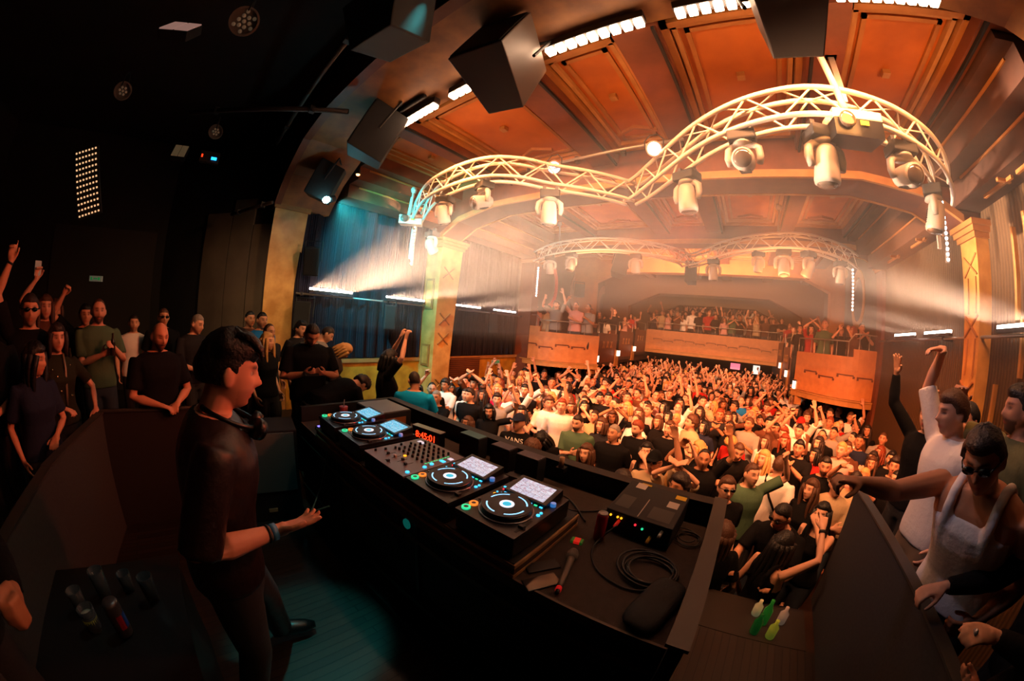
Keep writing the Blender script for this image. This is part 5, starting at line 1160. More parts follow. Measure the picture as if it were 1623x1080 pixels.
    # natural face colours, by the vertex's place on the head
    me = out['body']; ca = me.color_attributes.new('feat', 'FLOAT_COLOR', 'POINT'); Mi = Mh.inverted(); col = []
    for vx in me.vertices:
        p = Mi @ (vx.co-hpos); c = feat_color(p, True, beard, stub) if (abs(p.x) < .1 and abs(p.z) < .13 and abs(p.y) < .14) else (1, 1, 1); col += [c[0], c[1], c[2], 1]
    ca.data.foreach_set('color', col)
    out['head'] = Matrix.Translation(hpos) @ Mh.to_4x4(); out['wr'] = wr; return out
def hair_mesh(kind, seed=1, res=1):
    rnd = random.Random(seed); b = MB(); nu, nv = int(22*res), int(32*res)
    TH = {'short': .016, 'crop': .009, 'quiff': .02, 'curly': .034, 'long': .02, 'bob': .022, 'bun': .012, 'fringe': .03, 'longwavy': .026, 'receding': .008}[kind]
    ph = [rnd.uniform(0, 6.28) for _ in range(8)]
    v = []
    for i in range(nu+1):
        e = -PI/2+PI*i/nu
        for j in range(nv):
            a = 2*PI*j/nv; p = head_pt(a, e); y, z, x = p.y, p.z, p.x
            front = smo(-.01, .05, y)
            line = (.062 if kind not in ('fringe',) else .05)*front + (-.045 if kind in ('short', 'crop', 'quiff', 'curly', 'fringe', 'receding') else -.075)*(1-front)
            if kind == 'receding': line = .09*front-.045*(1-front)+.0
            if abs(x) > .05 and y > -.03 and kind not in ('long', 'bob', 'longwavy'): line = max(line, .0)
            m = smo(line-.012, line+.012, z)
            nz = .5+.5*math.sin(9*a+ph[0]+5*e)*math.sin(11*e+ph[1]+3*a)
            t = TH*(.65+.45*nz)
            if kind == 'curly': t = TH*(.55+.5*abs(math.sin(7*a+ph[0]))*abs(math.sin(8*e+ph[2]))+.25*nz)
            if kind == 'fringe': t = TH*(.7+.35*nz)*(1+.35*smo(.0, .08, y)); 
            if kind == 'quiff': t *= 1+.9*smo(.02, .09, y)
            if kind == 'crop' and z < .04: t *= .5
            if kind == 'fringe' and abs(x) > .045 and z < .05: t *= .35
            n = Vector((math.sin(a)*math.cos(e), math.cos(a)*math.cos(e), math.sin(e)))
            v.append(p+n*(t*m-.02*(1-m)))
    f = [[i*nv+j, i*nv+(j+1) % nv, (i+1)*nv+(j+1) % nv, (i+1)*nv+j] for i in range(nu) for j in range(nv)]
    b.add(v, f)
    if kind in ('long', 'bob', 'longwavy'):
        L = {'long': -.36, 'bob': -.15, 'longwavy': -.33}[kind]
        for k in range(11):
            a = R(62+236*k/10); x0, y0 = .078*math.sin(a), .1*math.cos(a)
            w_ = .012 if kind == 'longwavy' else .004; pts = []; rr = []
            for q in range(7):
                t = q/6; z = .05+(L-.05)*t
                pts.append((x0*(1+.25*math.sin(t*2.2))+w_*math.sin(6*t+k), y0*(1+.18*math.sin(t*2))-.012*t+w_*math.cos(5*t+k), z)); rr.append(.026*(1-.55*t**2))
            b.tube(pts, rr, 7)
    if kind == 'bun': add_ellipsoid(b, (0, -.1, .06), (.04, .04, .04), None, 6)
    if kind == 'fringe':
        for k in range(9):
            x = -.058+.0145*k; b.tube([(x*.8, .0, .122), (x, .05, .118), (x*1.05, .09-2*x*x, .09), (x*1.05+.006, .1-3.5*x*x, .058+.008*(k % 3))], [.014, .017, .014, .005], 7)
    me = b.mesh('hair', HAIRM['dark brown'], True); return me
HAIR = {k: hair_mesh(k, i+3) for i, k in enumerate(('short', 'crop', 'quiff', 'curly', 'long', 'bob', 'bun', 'longwavy', 'receding', 'fringe'))}
def cap_mesh():
    b = MB(); v = []; nu, nv = 12, 28
    for i in range(nu+1):
        e = R(15)+R(75)*i/nu
        for j in range(nv): a = 2*PI*j/nv; p = head_pt(a, e, .014); v.append(p+Vector((0, 0, .004)))
    f = [[i*nv+j, i*nv+(j+1) % nv, (i+1)*nv+(j+1) % nv, (i+1)*nv+j] for i in range(nu) for j in range(nv)]; b.add(v, f)
    pts = [(.07*math.cos(PI*q/10), .085+.075*math.sin(PI*q/10)) for q in range(11)]
    b.add([(x, y, .045-.15*(y-.085)) for x, y in pts]+[(x, y, .051-.15*(y-.085)) for x, y in pts], [list(range(11))[::-1], list(range(11, 22))]+[[i, i+1, 12+i, 11+i] for i in range(10)])
    return b.mesh('cap', TOPS['navy'], True)
CAP = cap_mesh()
def glasses_mesh():
    b = MB()
    for s_ in (-1, 1):
        b.prism([(s_*.032+.025*math.cos(a), .016*math.sin(a)+.0) for a in [PI*q/8 for q in range(16)]], -.003, .003, 0, Matrix.Translation((0, .098, .012)) @ Matrix.Rotation(R(90), 4, 'X'))
        b.tube([(s_*.057, .094, .018), (s_*.074, .05, .016), (s_*.082, -.01, .01)], .0035, 6)
    b.tube([(-.01, .104, .017), (.01, .104, .017)], .003, 6); return b.mesh('sunglasses', mat('black_lens_plastic', '#050506', .12), True)
GLS = glasses_mesh()
def child(nm, me, parent, m=None, M=None):
    o = bpy.data.objects.new(nm, me); C.objects.link(o); o.parent = parent
    if M is not None: o.matrix_local = M
    if m is not None:
        if not me.materials: me.materials.append(m)
        o.material_slots[0].link = 'OBJECT'; o.material_slots[0].material = m
    return o
def spawn(P, loc, face, label, top=None, skin=0, hair=None, hairc='dark brown', bottom=M_trous, group=None, s=1.0, cap=None, glasses=False, shoes=False, beardm=None):
    """place a built person: face = compass heading in degrees of the gaze (0 = towards +y)"""
    o = bpy.data.objects.new('person', P['body']); C.objects.link(o)
    if not P['body'].materials: P['body'].materials.append(SKIN[0])
    o.material_slots[0].link = 'OBJECT'; o.material_slots[0].material = SKIN[skin]
    o.location = loc; o.rotation_euler = (0, 0, -R(face)); o.scale = (s, s, s); tag(o, label, 'person', group)
    if top is not None and 'top' in P: child('shirt', P['top'], o, TOPS[top] if isinstance(top, str) else top)
    if bottom is not None and 'trousers' in P: child('trousers', P['trousers'], o, bottom)
    if hair: child('hair', HAIR[hair] if isinstance(hair, str) else hair, o, HAIRM[hairc], P['head'])
    if cap: child('cap', CAP, o, TOPS[cap], P['head'])
    if glasses: child('sunglasses', GLS, o, mat('black_lens_plastic', '#050506', .12), P['head'])
    if shoes:
        for s_ in (-1, 1):
            A, fv = P['wr'][('foot', s_)]; b = MB(); b.tube([A-fv*.055-Vector((0, 0, .035)), A-fv*.02-Vector((0, 0, .028)), A+fv*.06-Vector((0, 0, .03)), A+fv*.14-Vector((0, 0, .045)), A+fv*.2-Vector((0, 0, .052))], [.036, .045, .047, .042, .02], 14)
            ob = b.build('shoe', M_shoe, o, smooth=True)
    return o
def on_person(o, name, mb, m, M=None, smooth=True):
    c = mb.build(name, m, o, smooth=smooth)
    if M is not None: c.matrix_local = M
    return c

# ------------------------------------------------------------ the crowd: models built once, then copied
t_ = MB().box(-4.5, -3.1, 2.06, 3.0, 0, .7).build('side_step', M_black); tag(t_, 'black raised step beside the stage under the man in turquoise', 'step')
PROT = {}
def proto_(key, **k):
    PROT[key] = build_person(**k); return PROT[key]
MALE = [('standing', 'down', 'down'), ('with both arms raised', 'up', 'upbent'), ('with a fist raised', 'fistup', 'down'), ('pointing up', 'chest', 'point'), ('clapping', 'clap', 'clap'), ('holding a phone up', 'down', 'phonehigh'),
        ('with folded arms', 'cross', 'cross'), ('holding a drink', 'drink', 'down'), ('clapping overhead', 'claphigh', 'claphigh'), ('with one arm raised', 'up', 'rest')]
FEM = [('standing', 'down', 'down'), ('with both arms raised', 'up', 'up'), ('with one arm spread', 'wide', 'down'), ('clapping', 'clap', 'clap'), ('filming with a phone', 'phone', 'phone'), ('with a hand at the face', 'face', 'down'),
       ('clapping overhead', 'claphigh', 'claphigh'), ('pointing up', 'down', 'point')]
for i, (nm, l, r) in enumerate(MALE): proto_(('m', nm), armL=l, armR=r, head=((i*7) % 12-8, (i*13) % 30-15, 0), stub=.35 if i % 2 else 0, voxel=.010, cvoxel=.015)
for i, (nm, l, r) in enumerate(FEM): proto_(('f', nm), armL=l, armR=r, female=True, top='tank' if i % 2 else 'tee', head=((i*5) % 12-8, (i*11) % 30-15, 4), voxel=.010, cvoxel=.015)
proto_(('m', 'bowing the head'), armL='down', armR='rest', head=(42, 10, 0), lean=8, stub=.4, voxel=.010, cvoxel=.015)
proto_(('f', 'bowing the head'), armL='rest', armR='down', female=True, head=(42, -10, 0), lean=8, voxel=.010, cvoxel=.015)
proto_(('m', 'reaching forward'), armL='reach', armR='reach', head=(5, -20, 0), lean=12, stub=.4, voxel=.010, cvoxel=.015)
proto_(('m', 'bearded'), armL='down', armR='chest', beard=True, head=(5, -10, 0), voxel=.010, cvoxel=.015)
def aim(x, y, tx=-1.5, ty=.3): return math.degrees(math.atan2(tx-x, ty-y))
GRP = 'crowd on the hall floor'
near = [ # x, y, sex, pose, top, hair, hair colour, skin, extra heading, cap, glasses, label
 (-3.81, 3.21, 'm', 'bowing the head', 'charcoal', 'receding', 'grey', 1, 0, None, 0, 'balding man with bowed head close behind the booth, below the grey-haired man'),
 (-4.33, 3.66, 'm', 'clapping', 'black', 'crop', 'grey', 1, 20, None, 0, 'grey-haired man looking down beside the man in turquoise'),
 (-4.19, 4.32, 'm', 'standing', 'black', 'quiff', 'dark brown', 0, 20, None, 0, 'man with swept dark hair in a black T-shirt looking aside behind the booth monitors'),
 (-3.5, 4.1, 'f', 'with one arm spread', 'black', 'bob', 'black', 1, 0, None, 0, 'dark-haired woman in a black tank top with one arm spread, behind the digital clock'),
 (-3.1, 4.45, 'f', 'with a hand at the face', 'pink', 'longwavy', 'black', 0, 10, None, 0, 'woman with black curly hair in a pink top behind the man with the cap'),
 (-2.62, 3.7, 'm', 'standing', 'black', None, 'black', 1, 0, 'navy', 0, 'man in a navy cap and a black T-shirt with white lettering'),
 (-2.1, 3.3, 'm', 'bowing the head', 'charcoal', 'curly', 'brown', 0, -15, None, 0, 'curly-haired man bowing right against the crowd board'),
 (-2.28, 3.91, 'f', 'bowing the head', 'black', 'long', 'black', 0, 0, None, 0, 'woman with long black hair looking down between the capped man and the green sweater'),
 (-2.05, 4.4, 'm', 'bearded', 'green', 'crop', 'dark brown', 0, 0, None, 0, 'bearded man in a dark green sweater standing behind the crowd board'),
 (-1.5, 3.56, 'f', 'standing', 'black', 'bob', 'brown', 0, -10, None, 0, 'woman with brown hair in a black T-shirt right of the green sweater'),
 (-1.45, 4.28, 'm', 'standing', 'black', 'crop', 'grey', 1, 0, None, 0, 'grey-haired man in a black T-shirt behind the brown-haired woman'),
 (-1.25, 4.8, 'm', 'bearded', 'black', 'short', 'red', 0, 15, None, 0, 'red-bearded man in a black T-shirt behind the grey-haired one'),
 (-1.85, 4.85, 'f', 'standing', 'charcoal', 'bob', 'brown', 0, 10, None, 0, 'woman with brown hair looking aside between green sweater and grey-haired man'),
 (-.98, 3.2, 'm', 'bowing the head', 'grey', 'quiff', 'dark brown', 0, -40, None, 0, 'dark-haired man leaning low at the crowd board beside the raised bare shoulder'),
 (-.7, 3.6, 'm', 'with one arm raised', 'beige', None, 'black', 1, 0, 'black', 1, 'man in a black cap and sunglasses with one arm raised'),
 (-.92, 4.15, 'f', 'with a hand at the face', 'charcoal', 'long', 'black', 0, 0, None, 0, 'dark-haired woman right behind the man in the black cap'),
 (-.42, 3.55, 'f', 'clapping overhead', 'beige', 'bob', 'blond', 0, -20, None, 0, 'blond woman holding her hands over her face, nearest the connection box'),
 (-.85, 5.1, 'm', 'standing', 'black', 'short', 'brown', 0, 0, None, 0, 'tall man in a black T-shirt two rows behind the black cap'),
 (-.3, 4.7, 'f', 'with one arm spread', 'black', 'bob', 'blond', 0, 60, None, 0, 'blond woman in black seen from the side, left of the reaching arms'),
 (-.6, 5.75, 'm', 'holding a drink', 'beige', 'curly', 'brown', 0, 40, None, 0, 'curly-haired man in a pale sweater behind the tall man in black'),
 (.12, 4.85, 'm', 'reaching forward', 'black', 'crop', 'brown', 1, -50, None, 0, 'man in black reaching both arms forward to the left'),
 (.16, 5.7, 'f', 'bowing the head', 'red', 'curly', 'blond', 0, 0, None, 0, 'woman with curly blond hair and a red top, head bowed'),
 (.58, 4.8, 'f', 'standing', 'beige', 'longwavy', 'blond', 0, 0, None, 0, 'smiling woman with long wavy blond hair behind the white T-shirt back'),
 (.11, 3.3, 'm', 'standing', 'black', 'short', 'brown', 0, -60, None, 1, 'man in sunglasses and black T-shirt in profile just past the end of the booth'),
 (.36, 3.85, 'm', 'with a fist raised', 'green', 'crop', 'brown', 0, -50, None, 0, 'man in a dark green T-shirt raising an elbow beside the white T-shirt back'),
 (.72, 4.3, 'm', 'standing', 'white', 'crop', 'brown', 0, 170, None, 0, 'broad man in a white T-shirt seen from behind with a black strap'),
 (1.1, 3.95, 'f', 'standing', 'black', 'longwavy', 'brown', 0, 0, None, 0, 'woman with long wavy brown hair right of the white T-shirt back'),
 (1.12, 3.35, 'f', 'with a hand at the face', 'black', 'long', 'black', 0, 0, None, 1, 'woman with long black hair and sunglasses behind the man in black'),
 (.72, 3.15, 'm', 'reaching forward', 'black', 'crop', 'black', 1, -15, None, 1, 'man with cropped black hair and sunglasses in black joining his hands'),
 (.16, 2.58, 'f', 'standing', 'black', 'long', 'brown', 0, 110, None, 0, 'woman with long brown hair seen from behind at the end of the booth'),
 (.62, 2.62, 'f', 'pointing up', 'black', 'long', 'black', 0, 190, None, 0, 'woman with long black hair seen from behind raising a tattooed arm'),
 (1.38, 4.0, 'm', 'with folded arms', 'beige', 'short', 'black', 0, -30, None, 0, 'hunched person in a beige hoodie against the charcoal barrier'),
 (1.38, 4.65, 'm', 'bearded', 'black', 'crop', 'black', 1, -30, None, 0, 'bearded man in black looking aside near the charcoal barrier'),
 (1.12, 5.3, 'm', 'clapping', 'black', 'short', 'black', 1, 0, None, 0, 'dark-haired man in black with hands pressed together before his face'),
 (1.45, 7.2, 'm', 'with both arms raised', 'white', None, 'black', 0, 0, 'red', 0, 'person in a bright red cap and white top in the right half of the floor'),
 (.23, 8.9, 'm', 'standing', 'blue', 'receding', 'brown', 0, 0, None, 0, 'bald man in a blue T-shirt far down the middle of the floor'),
 (-5.88, 8.5, 'm', 'standing', 'blue', 'crop', 'brown', 0, 90, None, 0, 'person in a bright blue T-shirt below the left balcony box'),
 (-4.9, 7.55, 'm', 'standing', 'black', 'receding', 'brown', 1, 0, None, 0, 'bald bearded man in black below the left balcony box'),
 (-5.3, 5.9, 'f', 'holding' if 0 else 'filming with a phone', 'red', 'longwavy', 'black', 0, 0, None, 0, 'woman in a red top filming by the yellow wall left of the vent'),
 (-4.6, 5.6, 'f', 'with both arms raised', 'magenta', 'bob', 'blond', 0, 0, None, 0, 'woman in a magenta top with raised arms below the vent'),
 (-3.75, 5.1, 'm', 'with one arm raised', 'white', 'short', 'brown', 0, 0, None, 0, 'man in a white T-shirt raising one arm behind the woman in the tank top'),
]
people = []; labels = set()
for x, y, sx, po, top, hr, hc_, sk, dh, cp_, gl_, lab in near:
    P = PROT[(sx, po)]; s = .97 if sx == 'f' else 1.03
    if 'behind the booth, below' in lab: s = .97
    o = spawn(P, (x, y, 0), aim(x, y)+dh, lab, top, sk, hr, hc_, M_jean if len(lab) % 2 else M_trous, GRP, s, cp_, bool(gl_)); people.append((x, y)); labels.add(lab)
    if 'white lettering' in lab:
        tm = text_mesh('VANS', .1, .008); tm.materials.append(TOPS['white']); c = bpy.data.objects.new('chest_lettering', tm); C.objects.link(c); c.parent = o; c.matrix_local = Matrix.Translation((0, .15, 1.405)) @ Matrix.Rotation(PI, 4, 'Z') @ Matrix.Rotation(R(90), 4, 'X')
    if 'black strap' in lab:
        on_person(o, 'shoulder_strap', MB().tube([(-.12, .0, 1.49), (-.1, -.1, 1.44), (0, -.135, 1.28), (.13, -.13, 1.1), (.18, -.06, 1.0)], .014, 6), TOPS['black'])
    if 'tattooed' in lab:
        a_ = P['wr'][1]; on_person(o, 'wristband', MB().tube([a_[2].lerp(a_[1], .08), a_[2].lerp(a_[1], .16)], .029, 12), M_black)
rnd = random.Random(11)
spots = []
ny = 0; yy = 2.75
while yy < 17.6:
    st = .47 if yy < 8 else .52
    xx = -6.15+(.25 if ny % 2 else 0)
    while xx < 3.2:
        x = xx+rnd.uniform(-.13, .13); y = yy+rnd.uniform(-.13, .13); xx += st
        if x > .95 and y < 4.2 and y < 2.75+(1.5 if x > 1.2 else .0): continue
        if y < 3.05 and x > -2.9: continue
        if x < -2.9 and y < 3.2: continue
        if x < -5.75 and 4.6 < y < 5.6: continue
        if y < 5 and x < -5.6: continue
        if any((x-a)**2+(y-b)**2 < .17 for a, b in people): continue
        if -.2 < x < 1.0 and y < 3.6: continue
        if rnd.random() < .04: continue
        spots.append((x, y))
    yy += st*.97; ny += 1
spots.sort(key=lambda p: p[0]**2+p[1]**2)
HK = {'m': [('short', 'short hair'), ('crop', 'cropped hair'), ('quiff', 'swept hair'), ('curly', 'curly hair'), ('receding', 'thin hair')], 'f': [('long', 'long hair'), ('bob', 'chin-length hair'), ('bun', 'tied-back hair'), ('longwavy', 'wavy hair')]}
HCW = ['dark brown', 'black', 'dark brown', 'brown', 'blond', 'red', 'dark brown', 'brown', 'black']; TW = ['black', 'black', 'black', 'black', 'black', 'charcoal', 'white', 'white', 'grey', 'navy', 'beige', 'pink', 'green', 'red', 'brown', 'white']
keys = [k for k in PROT if k[1] not in ('bearded', 'bowing the head', 'reaching forward')]
wts = [5 if k[1] == 'standing' else (1.2 if k[1] in ('folded arms', 'with a hand at the face', 'holding a drink', 'filming with a phone', 'clapping') else .8) for k in keys]
def zone(x, y, gal=None):
    if gal: return gal
    col = 'far left' if x < -4.6 else 'left of centre' if x < -2.6 else 'centre' if x < -.6 else 'right of centre' if x < 1.2 else 'far right'
    row = 'first rows' if y < 4.6 else 'front rows' if y < 6.5 else 'middle rows' if y < 9 else 'back rows' if y < 12.5 else 'below the gallery'
    return row+', '+col
def random_person(x, y, z, grp, gal=None, s0=1.0):
    for _ in range(80):
        k = rnd.choices(keys, wts)[0]; h, hw = rnd.choice(HK[k[0]]); hc_ = rnd.choice(HCW); tp = rnd.choice(TW)
        lab = '%s, %s, %s %s, %s top, %s' % ('man' if k[0] == 'm' else 'woman', k[1].replace('with ', '', 1) if k[1].startswith('with') else k[1], hc_.replace(' brown', ''), hw, tp, zone(x, y, gal))
        if lab not in labels: break
    labels.add(lab); s = s0*(rnd.uniform(.97, 1.06) if k[0] == 'm' else rnd.uniform(.9, .99))
    return spawn(PROT[k], (x, y, z), aim(x, y)+rnd.uniform(-28, 28), lab, tp, rnd.choice((0, 0, 1, 2)), h, hc_, rnd.choice((M_jean, M_trous, M_trous)), grp, s)
N_FLOOR = 178
for x, y in spots[:N_FLOOR]: random_person(x, y, 0, GRP)
# people on the balconies
gal = []
for i in range(5):
    t = (i+.7)/5.6; p = lineL[int(t*(len(lineL)-1))]; gal.append((p[0]+.1, p[1]+.42+.1*(i % 2), 2.0, 'left balcony box', 1.05))
for i in range(6):
    t = (i+.5)/6; p = lineR[int(t*(len(lineR)-1))]; gal.append((p[0]-.05, p[1]+.45+.15*(i % 2), 2.06, 'right balcony box', 1.05))
for side in (-1, 1):
    for j, (y0, z) in enumerate(((10.0, 2.0), (11.95, 2.14), (13.9, 2.29))):
        for q in range(3): gal.append(((-4.75 if side < 0 else 2.1)+rnd.uniform(-.15, .15), y0+.35+.55*q, z, ('nearest', 'middle', 'farthest')[j]+' stepped box, '+('left' if side < 0 else 'right')+' side', 1.0))
for i in range(17): gal.append((-4.2+i*.38+rnd.uniform(-.05, .05), 16.35+rnd.uniform(0, .15), 2.62, 'gallery rail, '+('left' if i < 6 else 'middle' if i < 12 else 'right')+' part', 1.0))
for i in range(17): gal.append((-4.3+i*.38+rnd.uniform(-.05, .05), 17.1+rnd.uniform(0, .2), 2.62, 'second gallery row, '+('left' if i < 6 else 'middle' if i < 12 else 'right')+' part', 1.04))
for x, y, z, zn, s in gal: random_person(x, y, z, 'people on the gallery', zn, s)
# the farthest heads nobody could count: one mass
lowp = [build_person(armL=a, armR=b_, female=f_, voxel=.032, fat=1.9, bottom=None) for a, b_, f_ in (('down', 'down', 0), ('up', 'upbent', 0), ('down', 'fistup', 1), ('clap', 'clap', 1), ('down', 'phonehigh', 0))]
HV = [HAIR['short'], HAIR['bob'], HAIR['crop']]
allm = [SKIN[0], SKIN[1], TOPS['black'], TOPS['charcoal'], TOPS['white'], TOPS['grey'], TOPS['red'], HAIRM['dark brown'], HAIRM['brown'], HAIRM['blond']]
VV = []; FF = []; MI = []; off = 0
def arr(me):
    n = len(me.vertices); v = np.empty(n*3); me.vertices.foreach_get('co', v); return v.reshape(-1, 3), [list(p.vertices) for p in me.polygons]
LP = [[arr(p['body']), arr(p['top']), p['head']] for p in lowp]; HA = [arr(h) for h in HV]
back = [(x, y, 0) for x, y in spots[N_FLOOR:]]+[(-5.9+i*.42+.2*(j % 2)+rnd.uniform(-.1, .1), 18.4+j*.6, 2.95+.4*(j > 1)) for j in range(4) for i in range(21)]
back = [p for p in back if p[1] < 21]
for x, y, z in back:
    L_ = rnd.choice(LP); s = rnd.uniform(.93, 1.06); a = -R(aim(x, y)+rnd.uniform(-25, 25)); M4 = np.array([[math.cos(a)*s, -math.sin(a)*s, 0], [math.sin(a)*s, math.cos(a)*s, 0], [0, 0, s]])
    tp = rnd.choice((2, 2, 2, 2, 3, 3, 4, 5, 6)); hd = np.array(L_[2])
    hv, hf = rnd.choice(HA); hv = hv @ hd[:3, :3].T+hd[:3, 3]
    for (v, f), mi in ((L_[0], rnd.choice((0, 1))), (L_[1], tp), ((hv, hf), rnd.choice((7, 7, 8, 8, 9)))):
        VV.append(v @ M4.T+np.array([x, y, z])); FF += [[i+off for i in q] for q in f]; MI += [mi]*len(f); off += len(v)
me = bpy.data.meshes.new('crowd'); me.from_pydata(np.concatenate(VV).tolist(), [], FF)
for m in allm: me.materials.append(m)
me.polygons.foreach_set('material_index', MI); me.shade_smooth(); ca = me.color_attributes.new('feat', 'FLOAT_COLOR', 'POINT'); ca.data.foreach_set('color', [1.0]*4*len(me.vertices))
cr_ = bpy.data.objects.new('crowd', me); C.objects.link(cr_); tag(cr_, 'dense mass of small heads far back under and on the gallery', 'crowd', kind='stuff')

# ------------------------------------------------------------ the people on the stage
ZS = 1.12
def tube_on(o, nm, pts, r, m, n=10): return on_person(o, nm, MB().tube([Vector(p) for p in pts], r, n), m)
# the performer
P = build_person(armR=((-.01, .185, -.26), (.35, -1, -.3), 'cup', (-.25, -.1, 1), (-.05, 1, .12)), armL=((.05, .1, -.5), (.6, -1, 0), 'relax', (-1, 0, 0), (-.1, .1, -1)),
                 head=(4, 3, 0), top='shirt', bottom='wide', voxel=.0058, cvoxel=.012, fat=1.05, stub=.22, lean=6, legs=(((.06, -.14, 0), 8), ((-.36, .14, 0), 4)), bulk=1.06)
M_shirt = mat('maroon_black_silk', '#1a0d0f', .45, bump=.5, bscale=26); M_wide = mat('black_loose_cloth', '#2a2e32', .55, bump=.5, bscale=14)
dj = spawn(P, (-1.27, .02, ZS), 5, 'young man in a loose black shirt at the booth, one palm held out', None, 0, 'fringe', 'black', None, None, 1.03, shoes=True)
child('shirt', P['top'], dj, M_shirt); child('trousers', P['trousers'], dj, M_wide)
H_ = P['head']; hp = H_.translation
on_person(dj, 'collar', MB().tube([hp+Vector((.085*math.sin(a), -.025+.075*math.cos(a), -.165-.03*math.cos(a))) for a in [2*PI*q/16 for q in range(16)]], .017, 8, closed=True), M_shirt)
hpn = on_person(dj, 'headphones', MB().tube([hp+Vector((.095*math.sin(a), -.01+.1*math.cos(a), -.14-.045*math.cos(a))) for a in [R(q) for q in range(-150, 151, 15)]], .009, 8), M_blackgloss)
for s_ in (-1, 1): MB().lathe([(.001, -.02), (.034, -.018), (.038, 0), (.034, .016), (.001, .02)], 20).build('ear_cup', M_blackgloss, hpn, smooth=True, loc=hp+Vector((.045*s_, .085, -.185)), rot=(R(60), 0, R(25)*s_))
a_ = P['wr'][1]; on_person(dj, 'wristband', MB().tube([a_[2].lerp(a_[1], .02), a_[2].lerp(a_[1], .1)], .029, 16), mat('pale_blue_band', '#4a90c8', .5))
on_person(dj, 'bracelet', MB().tube([a_[2].lerp(a_[1], .12), a_[2].lerp(a_[1], .15)], .031, 16), M_black)
for s_ in (-1, 1):
    add_b = MB(); add_ellipsoid(add_b, (0, 0, 0), (.012, .012, .012), None, 8); e_ = on_person(dj, 'eye', add_b, mat('eye_white', '#c8beb4', .2), H_ @ Matrix.Translation((.03*s_, .0635, .009)))
sidebn = MB()
for s_ in (-1, 1): sidebn.tube([(.079*s_, .012, .05), (.081*s_, .012, .02), (.0785*s_, .014, -.012)], [.012, .01, .004], 6)
# the pointing man on the right
P = build_person(armR=((.1, .48, .24), (.5, -.3, -1), 'point', (0, 0, -1), None), armL=((-.02, .2, -.36), (.5, -1, 0), 'grip', (-1, .1, 0), (-.3, 1, -.1)), top='tank', voxel=.0075, cvoxel=.011, fat=1.1, head=(0, 8, 6), lean=24, bulk=1.12, bottom='trousers')
o = spawn(P, (1.33, 1.5, ZS), 236, 'man in a white tank top and sunglasses leaning over the barrier and pointing', 'white', 2, 'quiff', 'dark brown', M_trous, None, 1.02, glasses=True)
# white shirt, arm up, behind him
P = build_person(armR=((-.02, .05, .5), (1, .2, 0), 'droop', (0, -.3, -1), (-.1, .98, -.1)), armL=((.1, .1, -.45), (.5, -1, 0), 'relax', (-1, 0, 0), None), top='shirt', voxel=.008, cvoxel=.012, fat=1.1, head=(8, -6, 0), bulk=1.0)
o = spawn(P, (1.43, 2.12, ZS), 262, 'man in a loose white shirt in profile, one bent hand high over his head', 'white', 0, 'quiff', 'brown', M_beige, None, 1.02)
a_ = P['wr'][1]; on_person(o, 'wristband', MB().tube([a_[2].lerp(a_[1], .02), a_[2].lerp(a_[1], .08)], .03, 14), M_white)
P = build_person(armR=((.1, .2, .46), (1, .2, 0), 'spread', (0, 1, 0), None), armL=((.1, .1, -.45), (.5, -1, 0), 'relax', (-1, 0, 0), None), top='long', voxel=.008, head=(0, 10, 0))
o = spawn(P, (1.72, 2.95, ZS-.1), 245, 'person in black long sleeves raising an open hand behind the white shirt', 'black', 0, 'short', 'dark brown', M_trous, None, 1.0)
P = build_person(armR=((.05, .3, .2), (1, 0, -.6), 'relax', (0, .3, -1), None), armL='down', top='tee', beard=True, voxel=.009, head=(0, -10, 0), fat=1.1)
o = spawn(P, (1.8, 1.95, ZS), 275, 'bearded man in a drab green T-shirt at the right frame edge', cloth('drab_green_cotton', '#6a6848'), 1, 'quiff', 'black', M_trous, None, 1.06)
P = build_person(armR=((.0, .3, .3), (1, 0, -.4), 'relax', (0, .3, -1), None), armL='down', top='tee', voxel=.011, head=(0, 0, 0))
o = spawn(P, (1.95, 2.7, ZS), 262, 'dark-haired person half hidden behind the man in sunglasses, hand hanging in the air', 'black', 1, 'short', 'black', M_trous, None, .96)
# hands at the bottom right
P = build_person(armR=((.04, .46, -.22), (.5, -.4, -1), 'grip', (0, 0, -1), (-.1, .9, -.3)), armL=((-.05, .42, -.16), (.6, -.3, -1), 'grip', (-.4, .2, -1), (.2, .9, .2)), top='long', voxel=.008, fat=1.1, lean=6)
o = spawn(P, (1.5, 1.0, ZS), 275, 'person in black at the right edge gripping the barrier with both hands', 'black', 0, 'long', 'black', M_trous, None, .98)
a_ = P['wr'][-1]; on_person(o, 'ring', MB().tube([a_[2]+a_[3]*.1, a_[2]+a_[3]*.105], .012, 10), M_ring)
P = build_person(armR=((-.02, .5, -.3), (.5, -.2, -1), 'claw', (-.1, -.2, 1), (0, .9, .35)), armL=((-.12, .46, -.12), (.5, -.2, -1), 'relax', (0, 0, -1), None), top='long', voxel=.008, fat=1.1, lean=8)
o = spawn(P, (1.52, .58, ZS), 280, 'person in dark clothes below the frame corner, reaching an upturned palm over the barrier', 'black', 1, 'short', 'black', M_trous, None, .96)
